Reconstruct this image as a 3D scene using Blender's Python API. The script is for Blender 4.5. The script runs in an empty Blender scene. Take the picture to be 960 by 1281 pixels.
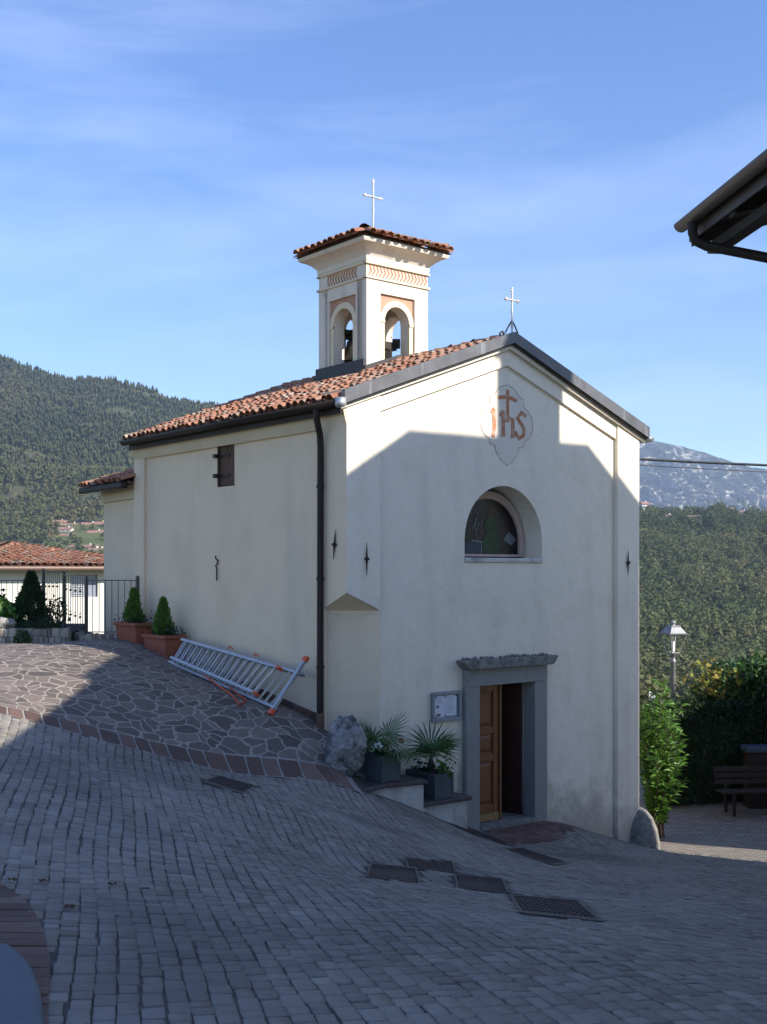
import bpy, bmesh, math, random
import numpy as np
from mathutils import Vector, Matrix, noise as mnoise
from mathutils.geometry import tessellate_polygon
HAZE, SKYS, SUNP, EXPO, CLOUD = 1.05e-4, .145, 4.8, .72, (9, 9.6, 10.6, 1)
random.seed(7); RNG = np.random.default_rng(7)
scene = bpy.context.scene; COL = scene.collection
R = math.radians
# ------------------------------------------------------------------ camera maths (eye is the world origin, looking along +Y)
F, CX, HY = 1450.0, 480.0, 717.0
def at(px, py, Y): return Vector(((px-CX)/F*Y, Y, (HY-py)/F*Y))
P0 = Vector((-.508, 16.0, 0)); UD = Vector((.7755, .6313, 0)); VD = Vector((-.6313, .7755, 0))
def C(u, v, z): return P0 + UD*u + VD*v + Vector((0, 0, z))
SUN_A, SUN_E = R(57), R(31)
SUN = Vector((math.sin(SUN_A)*math.cos(SUN_E), -math.cos(SUN_A)*math.cos(SUN_E), math.sin(SUN_E)))
# ------------------------------------------------------------------ materials
def mat(name, cols, scale=4, detail=6, rough=.85, bump=0., bscale=40, attr=0., metal=0., spec=.4, stops=None, stretch=None, bdist=.01, extra=None, trans=0.):
    m = bpy.data.materials.new(name); m.use_nodes = True
    nt = m.node_tree; N, L = nt.nodes, nt.links
    b = N['Principled BSDF']; b.inputs['Roughness'].default_value = rough; b.inputs['Metallic'].default_value = metal
    b.inputs['Specular IOR Level'].default_value = spec
    tc = N.new('ShaderNodeTexCoord'); co = tc.outputs['Object']
    if stretch:
        mp = N.new('ShaderNodeMapping'); mp.inputs['Scale'].default_value = stretch; L.new(co, mp.inputs['Vector']); co = mp.outputs['Vector']
    nz = N.new('ShaderNodeTexNoise'); nz.inputs['Scale'].default_value = scale; nz.inputs['Detail'].default_value = detail; nz.inputs['Roughness'].default_value = .62
    L.new(co, nz.inputs['Vector'])
    fac = nz.outputs['Fac']
    if attr > 0:
        at_ = N.new('ShaderNodeAttribute'); at_.attribute_name = 'tint'
        mx = N.new('ShaderNodeMix'); mx.data_type = 'FLOAT'; mx.inputs[0].default_value = attr
        L.new(fac, mx.inputs[2]); L.new(at_.outputs['Fac'], mx.inputs[3]); fac = mx.outputs[0]
    rp = N.new('ShaderNodeValToRGB'); el = rp.color_ramp.elements
    n = len(cols)
    if stops is None: stops = [.3+.4*i/(n-1) for i in range(n)] if n > 1 else [.5]
    if attr >= .6 and n > 1 and stops[0] == .3: stops = [.05+.9*i/(n-1) for i in range(n)]
    while len(el) < n: el.new(.5)
    while len(el) > max(n, 1): el.remove(el[-1])
    for i in range(n): el[i].position = stops[i]; el[i].color = (*cols[i], 1)
    L.new(fac, rp.inputs['Fac']); out = rp.outputs['Color']
    if extra: out = extra(nt, tc, out, b)
    L.new(out, b.inputs['Base Color'])
    if bump:
        n2 = N.new('ShaderNodeTexNoise'); n2.inputs['Scale'].default_value = bscale; n2.inputs['Detail'].default_value = 5
        L.new(tc.outputs['Object'], n2.inputs['Vector'])
        bp = N.new('ShaderNodeBump'); bp.inputs['Strength'].default_value = bump; bp.inputs['Distance'].default_value = bdist
        L.new(n2.outputs['Fac'], bp.inputs['Height']); L.new(bp.outputs['Normal'], b.inputs['Normal'])
    if trans:
        ts = N.new('ShaderNodeBsdfTranslucent'); L.new(out, ts.inputs['Color'])
        ms = N.new('ShaderNodeMixShader'); ms.inputs[0].default_value = trans
        L.new(b.outputs[0], ms.inputs[1]); L.new(ts.outputs[0], ms.inputs[2]); L.new(ms.outputs[0], N['Material Output'].inputs['Surface'])
    return m
def stain(amount, col, sc, stretch, lo=.55, hi=.75):
    """streaks and patches of dirt with a shape of their own"""
    def f(nt, tc, out, b):
        N, L = nt.nodes, nt.links
        mp = N.new('ShaderNodeMapping'); mp.inputs['Scale'].default_value = stretch; L.new(tc.outputs['Object'], mp.inputs['Vector'])
        nz = N.new('ShaderNodeTexNoise'); nz.inputs['Scale'].default_value = sc; nz.inputs['Detail'].default_value = 7; L.new(mp.outputs[0], nz.inputs['Vector'])
        mr = N.new('ShaderNodeMapRange'); mr.inputs[1].default_value = lo; mr.inputs[2].default_value = hi; mr.inputs[4].default_value = amount
        L.new(nz.outputs['Fac'], mr.inputs[0])
        mx = N.new('ShaderNodeMix'); mx.data_type = 'RGBA'; L.new(mr.outputs[0], mx.inputs[0]); L.new(out, mx.inputs[6]); mx.inputs[7].default_value = (*col, 1)
        return mx.outputs[2]
    return f
def facade_dirt(nt, tc, out, b):
    """damp dirt band on the lowest metre of the plaster, ragged upper edge, plus faint streaks"""
    N, L = nt.nodes, nt.links
    out = stain(.25, (.48, .42, .34), 2.2, (1, 1, .16), .52, .72)(nt, tc, out, b)
    sp = N.new('ShaderNodeSeparateXYZ'); L.new(tc.outputs['Object'], sp.inputs[0])
    # local ground falls along the facade: height above it ~ z - (g0 - .2 u)
    ma = N.new('ShaderNodeMath'); ma.operation = 'MULTIPLY_ADD'; ma.inputs[1].default_value = .27; L.new(sp.outputs['X'], ma.inputs[0]); L.new(sp.outputs['Z'], ma.inputs[2])
    nz = N.new('ShaderNodeTexNoise'); nz.inputs['Scale'].default_value = 3.5; nz.inputs['Detail'].default_value = 8; nz.inputs['Roughness'].default_value = .7; L.new(tc.outputs['Object'], nz.inputs['Vector'])
    m2 = N.new('ShaderNodeMath'); m2.operation = 'MULTIPLY_ADD'; m2.inputs[1].default_value = -2.2; L.new(nz.outputs['Fac'], m2.inputs[0]); L.new(ma.outputs[0], m2.inputs[2])
    mr = N.new('ShaderNodeMapRange'); mr.inputs[1].default_value = .85; mr.inputs[2].default_value = .1; mr.inputs[3].default_value = 0; mr.inputs[4].default_value = .55
    L.new(m2.outputs[0], mr.inputs[0])
    mx = N.new('ShaderNodeMix'); mx.data_type = 'RGBA'; L.new(mr.outputs[0], mx.inputs[0]); L.new(out, mx.inputs[6]); mx.inputs[7].default_value = (.2, .17, .13, 1)
    return mx.outputs[2]
M = {}
M['stucco'] = mat('stucco_white', [(.77,.68,.53),(.84,.75,.605),(.81,.72,.57)], 1.3, 8, .93, .55, 7, spec=.15, bdist=.035, extra=facade_dirt)
M['side'] = mat('stucco_cream', [(.66,.53,.375),(.73,.595,.43),(.69,.56,.405)], .8, 8, .93, .3, 14, spec=.15, bdist=.02, extra=stain(.35,(.4,.37,.32),1.1,(1,1,.18)))
M['cornice'] = mat('stucco_ochre', [(.56,.46,.31),(.63,.54,.39)], 1.5, 6, .9, .2, 20, spec=.15)
M['tower'] = mat('stucco_tower', [(.68,.61,.5),(.75,.68,.57)], 2.5, 7, .9, .3, 25, spec=.15, extra=stain(.7,(.3,.25,.2),2.2,(1,1,.3)))
M['towertrim'] = mat('stucco_trim', [(.68,.57,.4),(.74,.64,.47)], 3, 6, .9, .2, 30, spec=.15)
M['brickred'] = mat('faded_terracotta_paint', [(.42,.23,.15),(.5,.31,.21)], 6, 6, .9, .2, 40)
M['greyband'] = mat('faded_frieze_paint', [(.36,.17,.12),(.44,.22,.16)], 6, 6, .9)
M['tile'] = mat('clay_tile', [(.12,.085,.065),(.28,.12,.07),(.42,.19,.11),(.31,.22,.16),(.5,.41,.31)], 7, 8, .9, .5, 60, attr=.66, spec=.2, extra=stain(.6,(.2,.17,.13),5,(1,1,1),.52,.7))
M['tilebase'] = mat('tile_underlay', [(.1,.06,.045),(.14,.09,.07)], 6)
M['lead'] = mat('lead_flashing', [(.085,.085,.09),(.14,.14,.145)], 3, 8, .5, .15, 15, metal=.4, extra=stain(.6,(.3,.3,.3),4,(2.5,2.5,.15),.58,.7))
M['leaddark'] = mat('dark_flashing', [(.03,.028,.03),(.055,.05,.05)], 5, 6, .6)
M['gutter'] = mat('brown_metal', [(.022,.016,.013),(.033,.023,.019)], 3, 4, .6, metal=.0, spec=.25)
M['gutterlight'] = mat('copper_brown_metal', [(.16,.105,.08),(.2,.135,.1)], 3, 4, .5, metal=.2)
M['zinc'] = mat('galvanised_steel', [(.36,.37,.38),(.5,.5,.51)], 8, 5, .45, metal=.7)
M['crossmetal'] = mat('pale_metal', [(.5,.48,.44),(.62,.6,.56)], 8, 5, .45, metal=.35)
M['alu'] = mat('aluminium', [(.4,.4,.4),(.52,.52,.51)], 10, 4, .4, metal=.6)
M['orange'] = mat('orange_plastic', [(.62,.09,.03),(.7,.12,.04)], 5, 3, .5)
M['granite'] = mat('grey_granite', [(.19,.183,.17),(.27,.262,.245),(.37,.36,.335)], 45, 8, .85, .35, 70, extra=stain(.5,(.12,.12,.11),2,(1,1,.5)))
M['graniteold'] = mat('weathered_granite', [(.1,.095,.085),(.2,.19,.17),(.3,.28,.25)], 12, 8, .9, .8, 40, bdist=.02)
M['wood'] = mat('varnished_wood', [(.14,.047,.015),(.22,.08,.026)], 6, 8, .45, .1, 40, stretch=(9,9,.8))
M['woodshaded'] = mat('door_wood_shaded', [(.035,.013,.008),(.06,.022,.012)], 6, 8, .5, .1, 40, stretch=(9,9,.8))  # open leaf's wood: the dimness of the interior is put into its colour
M['woodlight'] = mat('kickboard_wood', [(.25,.14,.055),(.32,.19,.075)], 6, 8, .5, .1, 40, stretch=(1,1,9))
M['woodold'] = mat('old_shutter_wood', [(.035,.02,.014),(.09,.05,.032),(.15,.09,.06)], 5, 8, .8, .3, 40, stretch=(9,9,.7))
M['iron'] = mat('dark_iron', [(.025,.022,.02),(.06,.045,.038)], 20, 5, .6, .2, 50, metal=.5)
M['ironrail'] = mat('painted_iron', [(.09,.075,.065),(.13,.11,.095)], 10, 4, .5, metal=.3)
M['bronze'] = mat('bell_bronze', [(.07,.055,.04),(.13,.1,.06)], 8, 5, .45, metal=.8)
M['rust'] = mat('rust_red_paint', [(.4,.16,.075),(.5,.23,.12)], 14, 6, .9, extra=stain(.4,(.66,.56,.46),9,(1,1,1),.5,.66))
M['rustfade'] = mat('medallion_plaster', [(.69,.62,.5),(.76,.69,.57)], 3, 8, .95, .4, 10, extra=stain(.3,(.6,.46,.38),3,(1,1,.4)))
M['outline'] = mat('incised_line', [(.32,.22,.17),(.44,.34,.28)], 9, 5, .9, extra=stain(.8,(.7,.62,.53),5,(1,1,1),.5,.62))
M['pinkband'] = mat('pink_plaster', [(.5,.37,.31),(.58,.45,.38)], 4, 6, .9)
M['panedark'] = mat('dark_leaded_glass', [(.006,.007,.01),(.022,.014,.012),(.008,.014,.02)], 5, 5, .35, spec=.2)
M['paintgreen'] = mat('glass_green', [(.008,.028,.008),(.02,.055,.016)], 9, 6, .4, spec=.2)
M['paintpale'] = mat('glass_pale', [(.1,.11,.12),(.16,.17,.18)], 9, 6, .4, spec=.2)
M['paintskin'] = mat('glass_ochre', [(.045,.028,.02),(.07,.04,.026)], 9, 5, .4, spec=.2)
M['paintblue'] = mat('glass_blue', [(.02,.035,.055),(.032,.055,.08)], 9, 5, .4, spec=.2)
M['frameblue'] = mat('grey_blue_metal', [(.22,.24,.28),(.28,.3,.34)], 6, 5, .45, metal=.4)
M['paper'] = mat('paper', [(.62,.63,.66),(.7,.71,.73)], 4, 4, .6)
M['ink'] = mat('print_ink', [(.14,.14,.16),(.22,.22,.24)], 30, 4, .8)
M['sett'] = mat('porphyry_sett', [(.165,.144,.115),(.22,.194,.158),(.258,.228,.187),(.315,.28,.232)], 26, 9, .8, .45, 60, attr=.5, spec=.25, stops=[.2,.42,.58,.78], bdist=.012, extra=lambda nt,tc,o,b: stain(.55,(.11,.1,.088),.55,(1,1,1),.5,.68)(nt,tc,stain(.5,(.3,.275,.24),.8,(1,1,1),.53,.7)(nt,tc,o,b),b))
M['joint'] = mat('sett_joint_sand', [(.05,.044,.037),(.15,.132,.11)], 2.5, 9, .95, .8, 60)
M['porphyry'] = mat('brown_porphyry', [(.085,.05,.038),(.14,.08,.058),(.2,.13,.1)], 9, 8, .8, .5, 45, attr=.6, stops=[.15,.5,.9])
M['cap'] = mat('brown_cap_stone', [(.07,.055,.05),(.13,.1,.088)], 9, 8, .85, .8, 35, bdist=.02)
M['mortar'] = mat('grey_mortar', [(.25,.23,.2),(.34,.31,.27)], 12, 8, .95, .5, 60)
M['oldplaster'] = mat('old_plaster', [(.4,.38,.33),(.56,.54,.48),(.62,.6,.54)], 3, 9, .95, .6, 16, bdist=.03, extra=stain(.8,(.16,.14,.11),2.2,(1,1,.5),.48,.66))
M['boulder'] = mat('limestone_boulder', [(.17,.16,.145),(.31,.29,.265),(.46,.43,.39)], 9, 10, .92, 1, 22, bdist=.06, extra=stain(.8,(.08,.075,.068),7,(1,1,1),.5,.62))
M['stonewall'] = mat('bed_stone', [(.12,.09,.07),(.3,.25,.2),(.45,.41,.35)], 7, 8, .9, .9, 18, attr=.6, bdist=.03)
M['terracotta'] = mat('terracotta_plastic', [(.25,.075,.042),(.31,.095,.055)], 6, 5, .7, .1, 30)
M['greybox'] = mat('grey_planter', [(.06,.068,.072),(.085,.095,.1)], 8, 5, .7, .2, 30)
M['soil'] = mat('soil', [(.02,.015,.01),(.05,.035,.025)], 30, 6, .95, .8, 50)
M['cover'] = mat('rusty_cast_iron', [(.05,.036,.032),(.085,.06,.052)], 16, 7, .75, .4, 70, metal=.3)
M['coverframe'] = mat('worn_cover_frame', [(.08,.068,.06),(.16,.14,.12)], 14, 6, .7, metal=.4)
M['slab'] = mat('blue_grey_stone', [(.075,.095,.11),(.1,.122,.135)], 3, 6, .6, .1, 60)
M['leaf'] = mat('leaf_green', [(.018,.045,.012),(.04,.095,.02),(.075,.15,.03)], 6, 4, .55, attr=.75, spec=.4, trans=.25)
M['leafbright'] = mat('leaf_bright', [(.04,.1,.012),(.08,.19,.022),(.13,.27,.035)], 6, 4, .5, attr=.75, spec=.4, trans=.3)
M['leafdark'] = mat('leaf_dark', [(.008,.02,.007),(.018,.042,.012),(.035,.075,.018)], 6, 4, .6, attr=.75, trans=.2)
M['leafyellow'] = mat('leaf_autumn', [(.13,.17,.02),(.3,.28,.035),(.3,.17,.04)], 6, 4, .6, attr=.8, trans=.3)
M['cypress'] = mat('cypress_green', [(.045,.11,.014),(.09,.2,.026),(.14,.28,.04)], 6, 4, .7, attr=.75, trans=.25)
M['palm'] = mat('palm_green', [(.03,.075,.02),(.06,.135,.035),(.1,.19,.055)], 6, 4, .45, attr=.7, trans=.15)
M['petalred'] = mat('red_petal', [(.45,.015,.02),(.55,.03,.03)], 6, 3, .6)
M['petalwhite'] = mat('white_petal', [(.6,.58,.52),(.7,.68,.62)], 6, 3, .6)
M['bark'] = mat('bark', [(.05,.035,.025),(.11,.08,.055)], 12, 6, .95, .8, 40)
M['lampmetal'] = mat('lamp_grey_metal', [(.2,.2,.2),(.27,.27,.27)], 6, 4, .5, metal=.4)
M['white'] = mat('white_paint', [(.74,.74,.73),(.8,.8,.79)], 4, 4, .6)
M['cream'] = mat('house_cream', [(.62,.58,.49),(.7,.66,.57)], .8, 6, .9, .2, 12)
M['housewhite'] = mat('house_white', [(.7,.68,.63),(.78,.76,.7)], .05, 4, .9)
M['houseyellow'] = mat('house_yellow', [(.62,.47,.16),(.66,.5,.2)], .05, 4, .9)
M['housepink'] = mat('house_pink', [(.55,.38,.29),(.6,.43,.33)], .05, 4, .9)
M['farroof'] = mat('far_roof', [(.24,.13,.1),(.34,.19,.14)], .4, 4, .9)
M['farglass'] = mat('far_window', [(.03,.03,.035),(.05,.05,.055)], 1, 2, .3)
M['soffit'] = mat('soffit_wood', [(.022,.017,.013),(.045,.033,.026)], 5, 7, .8, .2, 30, stretch=(6,1,6))
M['verge'] = mat('verge_metal', [(.06,.045,.037),(.09,.068,.056)], 3, 4, .5, metal=.3)
M['cable'] = mat('black_cable', [(.05,.05,.055),(.09,.09,.095)], 6, 3, .6)
M['benchwood'] = mat('bench_wood', [(.025,.016,.011),(.045,.028,.02)], 5, 7, .7, .1, 30, stretch=(1,8,8))
M['bluebox'] = mat('blue_grey_lid', [(.05,.07,.1),(.07,.09,.12)], 5, 4, .5)
M['straw'] = mat('dry_leaf', [(.06,.03,.015),(.12,.06,.03)], 10, 4, .8)
M['meadow'] = mat('meadow', [(.05,.07,.018),(.09,.105,.03),(.13,.12,.05)], .02, 9, .95)
M['slope'] = mat('forest_floor', [(.045,.055,.022),(.065,.07,.03),(.085,.08,.04)], .012, 10, .95)
M['conifer'] = mat('conifer_forest', [(.034,.05,.018),(.052,.068,.023),(.078,.08,.032),(.115,.092,.045)], .03, 6, .9, attr=.7, bump=0)
M['broadleaf'] = mat('broadleaf_wood', [(.045,.066,.022),(.078,.1,.03),(.115,.128,.042),(.15,.135,.055),(.185,.17,.06)], .05, 6, .9, attr=.78, trans=.3)
M['ground'] = mat('grass_bank', [(.045,.06,.02),(.09,.085,.04)], .6, 8, .95, .5, 9)
# rocky mountain
def rock_extra(nt, tc, out, b):
    N, L = nt.nodes, nt.links
    ge = N.new('ShaderNodeNewGeometry'); sp = N.new('ShaderNodeSeparateXYZ'); L.new(ge.outputs['Normal'], sp.inputs[0])
    nz = N.new('ShaderNodeTexNoise'); nz.inputs['Scale'].default_value = .012; nz.inputs['Detail'].default_value = 9; L.new(tc.outputs['Object'], nz.inputs['Vector'])
    ma = N.new('ShaderNodeMath'); ma.operation = 'MULTIPLY_ADD'; ma.inputs[1].default_value = .9; L.new(nz.outputs['Fac'], ma.inputs[0]); L.new(sp.outputs['Z'], ma.inputs[2])
    mr = N.new('ShaderNodeMapRange'); mr.inputs[1].default_value = .98; mr.inputs[2].default_value = 1.16; L.new(ma.outputs[0], mr.inputs[0])
    mx = N.new('ShaderNodeMix'); mx.data_type = 'RGBA'; L.new(mr.outputs[0], mx.inputs[0]); L.new(out, mx.inputs[6]); mx.inputs[7].default_value = (.032,.04,.026,1)
    return mx.outputs[2]
M['rock'] = mat('mountain_rock', [(.12,.11,.1),(.3,.28,.25),(.56,.53,.48)], .02, 9, .95, extra=rock_extra)
# crazy paving
def crazy():
    m = bpy.data.materials.new('crazy_paving'); m.use_nodes = True; nt = m.node_tree; N, L = nt.nodes, nt.links; b = N['Principled BSDF']
    b.inputs['Roughness'].default_value = .75; b.inputs['Specular IOR Level'].default_value = .3
    tc = N.new('ShaderNodeTexCoord')
    nz = N.new('ShaderNodeTexNoise'); nz.inputs['Scale'].default_value = 1.6; nz.inputs['Detail'].default_value = 2; L.new(tc.outputs['Object'], nz.inputs['Vector'])
    va = N.new('ShaderNodeVectorMath'); va.operation = 'MULTIPLY_ADD'; va.inputs[1].default_value = (.5,.5,0); L.new(nz.outputs['Color'], va.inputs[0]); L.new(tc.outputs['Object'], va.inputs[2])
    nf = N.new('ShaderNodeTexNoise'); nf.inputs['Scale'].default_value = 11; nf.inputs['Detail'].default_value = 3; L.new(tc.outputs['Object'], nf.inputs['Vector'])
    vb = N.new('ShaderNodeVectorMath'); vb.operation = 'MULTIPLY_ADD'; vb.inputs[1].default_value = (.05,.05,0); L.new(nf.outputs['Color'], vb.inputs[0]); L.new(va.outputs[0], vb.inputs[2]); va = vb
    mp = N.new('ShaderNodeMapping'); mp.inputs['Scale'].default_value = (4.6, 3.9, 0); L.new(va.outputs[0], mp.inputs['Vector'])
    v1 = N.new('ShaderNodeTexVoronoi'); v1.voronoi_dimensions = '2D'; v1.feature = 'DISTANCE_TO_EDGE'; v1.inputs['Scale'].default_value = 1; L.new(mp.outputs[0], v1.inputs['Vector'])
    v2 = N.new('ShaderNodeTexVoronoi'); v2.voronoi_dimensions = '2D'; v2.inputs['Scale'].default_value = 1; L.new(mp.outputs[0], v2.inputs['Vector'])
    n3 = N.new('ShaderNodeTexNoise'); n3.inputs['Scale'].default_value = 14; n3.inputs['Detail'].default_value = 7; L.new(tc.outputs['Object'], n3.inputs['Vector'])
    sep = N.new('ShaderNodeSeparateColor'); L.new(v2.outputs['Color'], sep.inputs[0])
    mixf = N.new('ShaderNodeMix'); mixf.data_type = 'FLOAT'; mixf.inputs[0].default_value = .4; L.new(sep.outputs[0], mixf.inputs[2]); L.new(n3.outputs['Fac'], mixf.inputs[3])
    rp = N.new('ShaderNodeValToRGB'); e = rp.color_ramp.elements; e[0].position = .15; e[0].color = (.085,.068,.058,1); e[1].position = .9; e[1].color = (.23,.18,.145,1); x = e.new(.5); x.color = (.142,.112,.094,1)
    L.new(mixf.outputs[0], rp.inputs['Fac'])
    # ragged joint width
    j = N.new('ShaderNodeMath'); j.operation = 'MULTIPLY_ADD'; j.inputs[1].default_value = -.06; L.new(n3.outputs['Fac'], j.inputs[0]); L.new(v1.outputs['Distance'], j.inputs[2])
    mr = N.new('ShaderNodeMapRange'); mr.inputs[1].default_value = .015; mr.inputs[2].default_value = .045; L.new(j.outputs[0], mr.inputs[0])
    mx = N.new('ShaderNodeMix'); mx.data_type = 'RGBA'; L.new(mr.outputs[0], mx.inputs[0]); mx.inputs[6].default_value = (.31,.275,.225,1); L.new(rp.outputs[0], mx.inputs[7])
    L.new(mx.outputs[2], b.inputs['Base Color'])
    bp = N.new('ShaderNodeBump'); bp.inputs['Strength'].default_value = .6; bp.inputs['Distance'].default_value = .012
    s = N.new('ShaderNodeMath'); s.operation = 'MULTIPLY_ADD'; s.inputs[1].default_value = .5; L.new(n3.outputs['Fac'], s.inputs[0]); L.new(mr.outputs[0], s.inputs[2])
    L.new(s.outputs[0], bp.inputs['Height']); L.new(bp.outputs[0], b.inputs['Normal'])
    return m
M['crazy'] = crazy()
def court():
    m = bpy.data.materials.new('court_pavers'); m.use_nodes = True; nt = m.node_tree; N, L = nt.nodes, nt.links; b = N['Principled BSDF']; b.inputs['Roughness'].default_value = .85
    tc = N.new('ShaderNodeTexCoord'); mp = N.new('ShaderNodeMapping'); mp.inputs['Rotation'].default_value = (0,0,.5); L.new(tc.outputs['Object'], mp.inputs['Vector'])
    br = N.new('ShaderNodeTexBrick'); br.inputs['Scale'].default_value = 1; br.inputs['Brick Width'].default_value = .2; br.inputs['Row Height'].default_value = .11; br.inputs['Mortar Size'].default_value = .008
    br.inputs['Color1'].default_value = (.2,.17,.14,1); br.inputs['Color2'].default_value = (.29,.25,.2,1); br.inputs['Mortar'].default_value = (.1,.09,.075,1)
    L.new(mp.outputs[0], br.inputs['Vector']); L.new(br.outputs['Color'], b.inputs['Base Color'])
    bp = N.new('ShaderNodeBump'); bp.invert = True; bp.inputs['Distance'].default_value = .008; L.new(br.outputs['Fac'], bp.inputs['Height']); L.new(bp.outputs[0], b.inputs['Normal'])
    return m
M['court'] = court()
# ------------------------------------------------------------------ mesh builder
def ident(a, b, c): return Vector((a, b, c))
class MB:
    def __init__(s, mp=ident): s.v, s.f, s.s, s.t, s.mp, s.tint = [], [], [], [], mp, .5
    def add(s, vs, fs, smooth=False):
        o = len(s.v); s.v += [tuple(p) for p in vs]
        for f in fs: s.f.append([o+i for i in f]); s.s.append(smooth); s.t.append(s.tint)
        return s
    def box(s, x0, x1, y0, y1, z0, z1):
        vs = [s.mp(x, y, z) for x in (x0, x1) for y in (y0, y1) for z in (z0, z1)]
        return s.add(vs, [(0,1,3,2),(4,6,7,5),(0,4,5,1),(2,3,7,6),(0,2,6,4),(1,5,7,3)])
    def hexa(s, b4, t4):
        return s.add(list(b4)+list(t4), [(3,2,1,0),(4,5,6,7)]+[(i,(i+1)%4,4+(i+1)%4,4+i) for i in range(4)])
    def tube(s, pts, r, n=8, caps=True, raw=False):
        P = [Vector(p) if raw else s.mp(*p) for p in pts]; k = len(P); vs = []; prev = None
        for i in range(k):
            d = (P[min(i+1, k-1)]-P[max(i-1, 0)]).normalized()
            a = prev if prev is not None else (Vector((0,0,1)) if abs(d.z) < .9 else Vector((1,0,0)))
            x = (a - d*a.dot(d)).normalized(); y = d.cross(x); prev = x
            rr = r[i] if isinstance(r, (list, tuple)) else r
            vs += [P[i] + (x*math.cos(2*math.pi*j/n) + y*math.sin(2*math.pi*j/n))*rr for j in range(n)]
        s.add(vs, [(i*n+j, i*n+(j+1)%n, (i+1)*n+(j+1)%n, (i+1)*n+j) for i in range(k-1) for j in range(n)], True)
        if caps: s.add(vs[:n], [tuple(range(n))]); s.add(vs[-n:], [tuple(range(n))])
        return s
    def bar(s, a, b, w, h, up=Vector((0,0,1))):
        a, b = Vector(a), Vector(b); d = (b-a).normalized()
        x = d.cross(up)
        if x.length < 1e-4: x = d.cross(Vector((1,0,0)))
        x.normalize(); y = x.cross(d)
        q = lambda p: [p-x*w/2-y*h/2, p+x*w/2-y*h/2, p+x*w/2+y*h/2, p-x*w/2+y*h/2]
        return s.hexa(q(a), q(b))
    def lathe(s, c, prof, n=16, smooth=True):
        c = Vector(c); k = len(prof); vs = [c+Vector((r*math.cos(2*math.pi*j/n), r*math.sin(2*math.pi*j/n), z)) for r, z in prof for j in range(n)]
        s.add(vs, [(i*n+j, i*n+(j+1)%n, (i+1)*n+(j+1)%n, (i+1)*n+j) for i in range(k-1) for j in range(n)], smooth)
        return s
    def prism(s, outer, fn, d0, d1, holes=(), sides=True):
        loops = [[Vector((a, b, 0)) for a, b in outer]] + [[Vector((a, b, 0)) for a, b in h] for h in holes]
        tri = tessellate_polygon(loops); flat = [p for l in loops for p in l]; n = len(flat)
        vs = [s.mp(*fn(p.x, p.y, d0)) for p in flat] + [s.mp(*fn(p.x, p.y, d1)) for p in flat]
        fs = [tuple(t) for t in tri] + [tuple(n+i for i in reversed(t)) for t in tri]; o = 0
        if sides:
            for l in loops:
                m = len(l); fs += [(o+i, o+(i+1)%m, n+o+(i+1)%m, n+o+i) for i in range(m)]; o += m
        return s.add(vs, fs)
    def ribbon(s, pts, w, fn, d0, d1, closed=False):
        """flat stroke of constant width in a 2-D frame"""
        P = [Vector((a, b)) for a, b in pts]; n = len(P); lft, rgt = [], []
        for i in range(n):
            a = P[(i-1) % n] if (closed or i > 0) else P[i]; b = P[(i+1) % n] if (closed or i < n-1) else P[i]
            d = (b-a).normalized(); nn = Vector((-d.y, d.x))*w/2; lft.append(P[i]+nn); rgt.append(P[i]-nn)
        for i in range(n if closed else n-1):
            j = (i+1) % n; q = [lft[i], lft[j], rgt[j], rgt[i]]
            s.hexa([s.mp(*fn(p.x, p.y, d0)) for p in q], [s.mp(*fn(p.x, p.y, d1)) for p in q])
        return s
    def blob(s, c, r, sub=2, amp=.25, fr=1.5, seed=0, sq=(1,1,1), smooth=True):
        bm = bmesh.new(); bmesh.ops.create_icosphere(bm, subdivisions=sub, radius=1); c = Vector(c)
        vs = []
        for v in bm.verts:
            d = v.co.normalized(); k = 1+amp*mnoise.fractal(d*fr+Vector((seed*7.3, seed*3.1, 0)), 1, 2, 4)+(amp*.35*(abs(mnoise.fractal(d*fr*2.6+Vector((seed, 1, 2)), .8, 2, 5))-.3) if sub > 3 else 0)
            vs.append(c+Vector((d.x*sq[0], d.y*sq[1], d.z*sq[2]))*r*k)
        s.add(vs, [[v.index for v in f.verts] for f in bm.faces], smooth); bm.free(); return s
    def build(s, name, m, parent=None, bevel=0, recalc=True):
        me = bpy.data.meshes.new(name); me.from_pydata(s.v, [], s.f)
        at_ = me.attributes.new('tint', 'FLOAT', 'FACE'); at_.data.foreach_set('value', s.t)
        me.polygons.foreach_set('use_smooth', s.s)
        if recalc and len(s.f) < 60000:
            bm = bmesh.new(); bm.from_mesh(me); bmesh.ops.recalc_face_normals(bm, faces=bm.faces); bm.to_mesh(me); bm.free()
        me.materials.append(m); o = bpy.data.objects.new(name, me); COL.objects.link(o)
        if parent:
            me.transform(world_of(parent).inverted()); o.parent = parent
        elif s.v:
            a = np.array(s.v); c = Vector(((a[:,0].min()+a[:,0].max())/2, (a[:,1].min()+a[:,1].max())/2, a[:,2].min()))
            me.transform(Matrix.Translation(-c)); o.location = c
        if bevel:
            md = o.modifiers.new('bevel', 'BEVEL'); md.width = bevel; md.segments = 2; md.limit_method = 'ANGLE'
        return o
def world_of(o):
    m = o.matrix_basis.copy(); p = o.parent
    while p: m = p.matrix_basis @ m; p = p.parent
    return m
def tag(o, label=None, cat=None, group=None, kind=None):
    if label: o['label'] = label
    if cat: o['category'] = cat
    if group: o['group'] = group
    if kind: o['kind'] = kind
    return o
def empty(name, loc, label, cat, group=None, rz=0):
    o = bpy.data.objects.new(name, None); COL.objects.link(o); o.location = loc; o.rotation_euler = (0, 0, rz); o.empty_display_size = .2
    return tag(o, label, cat, group)
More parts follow.
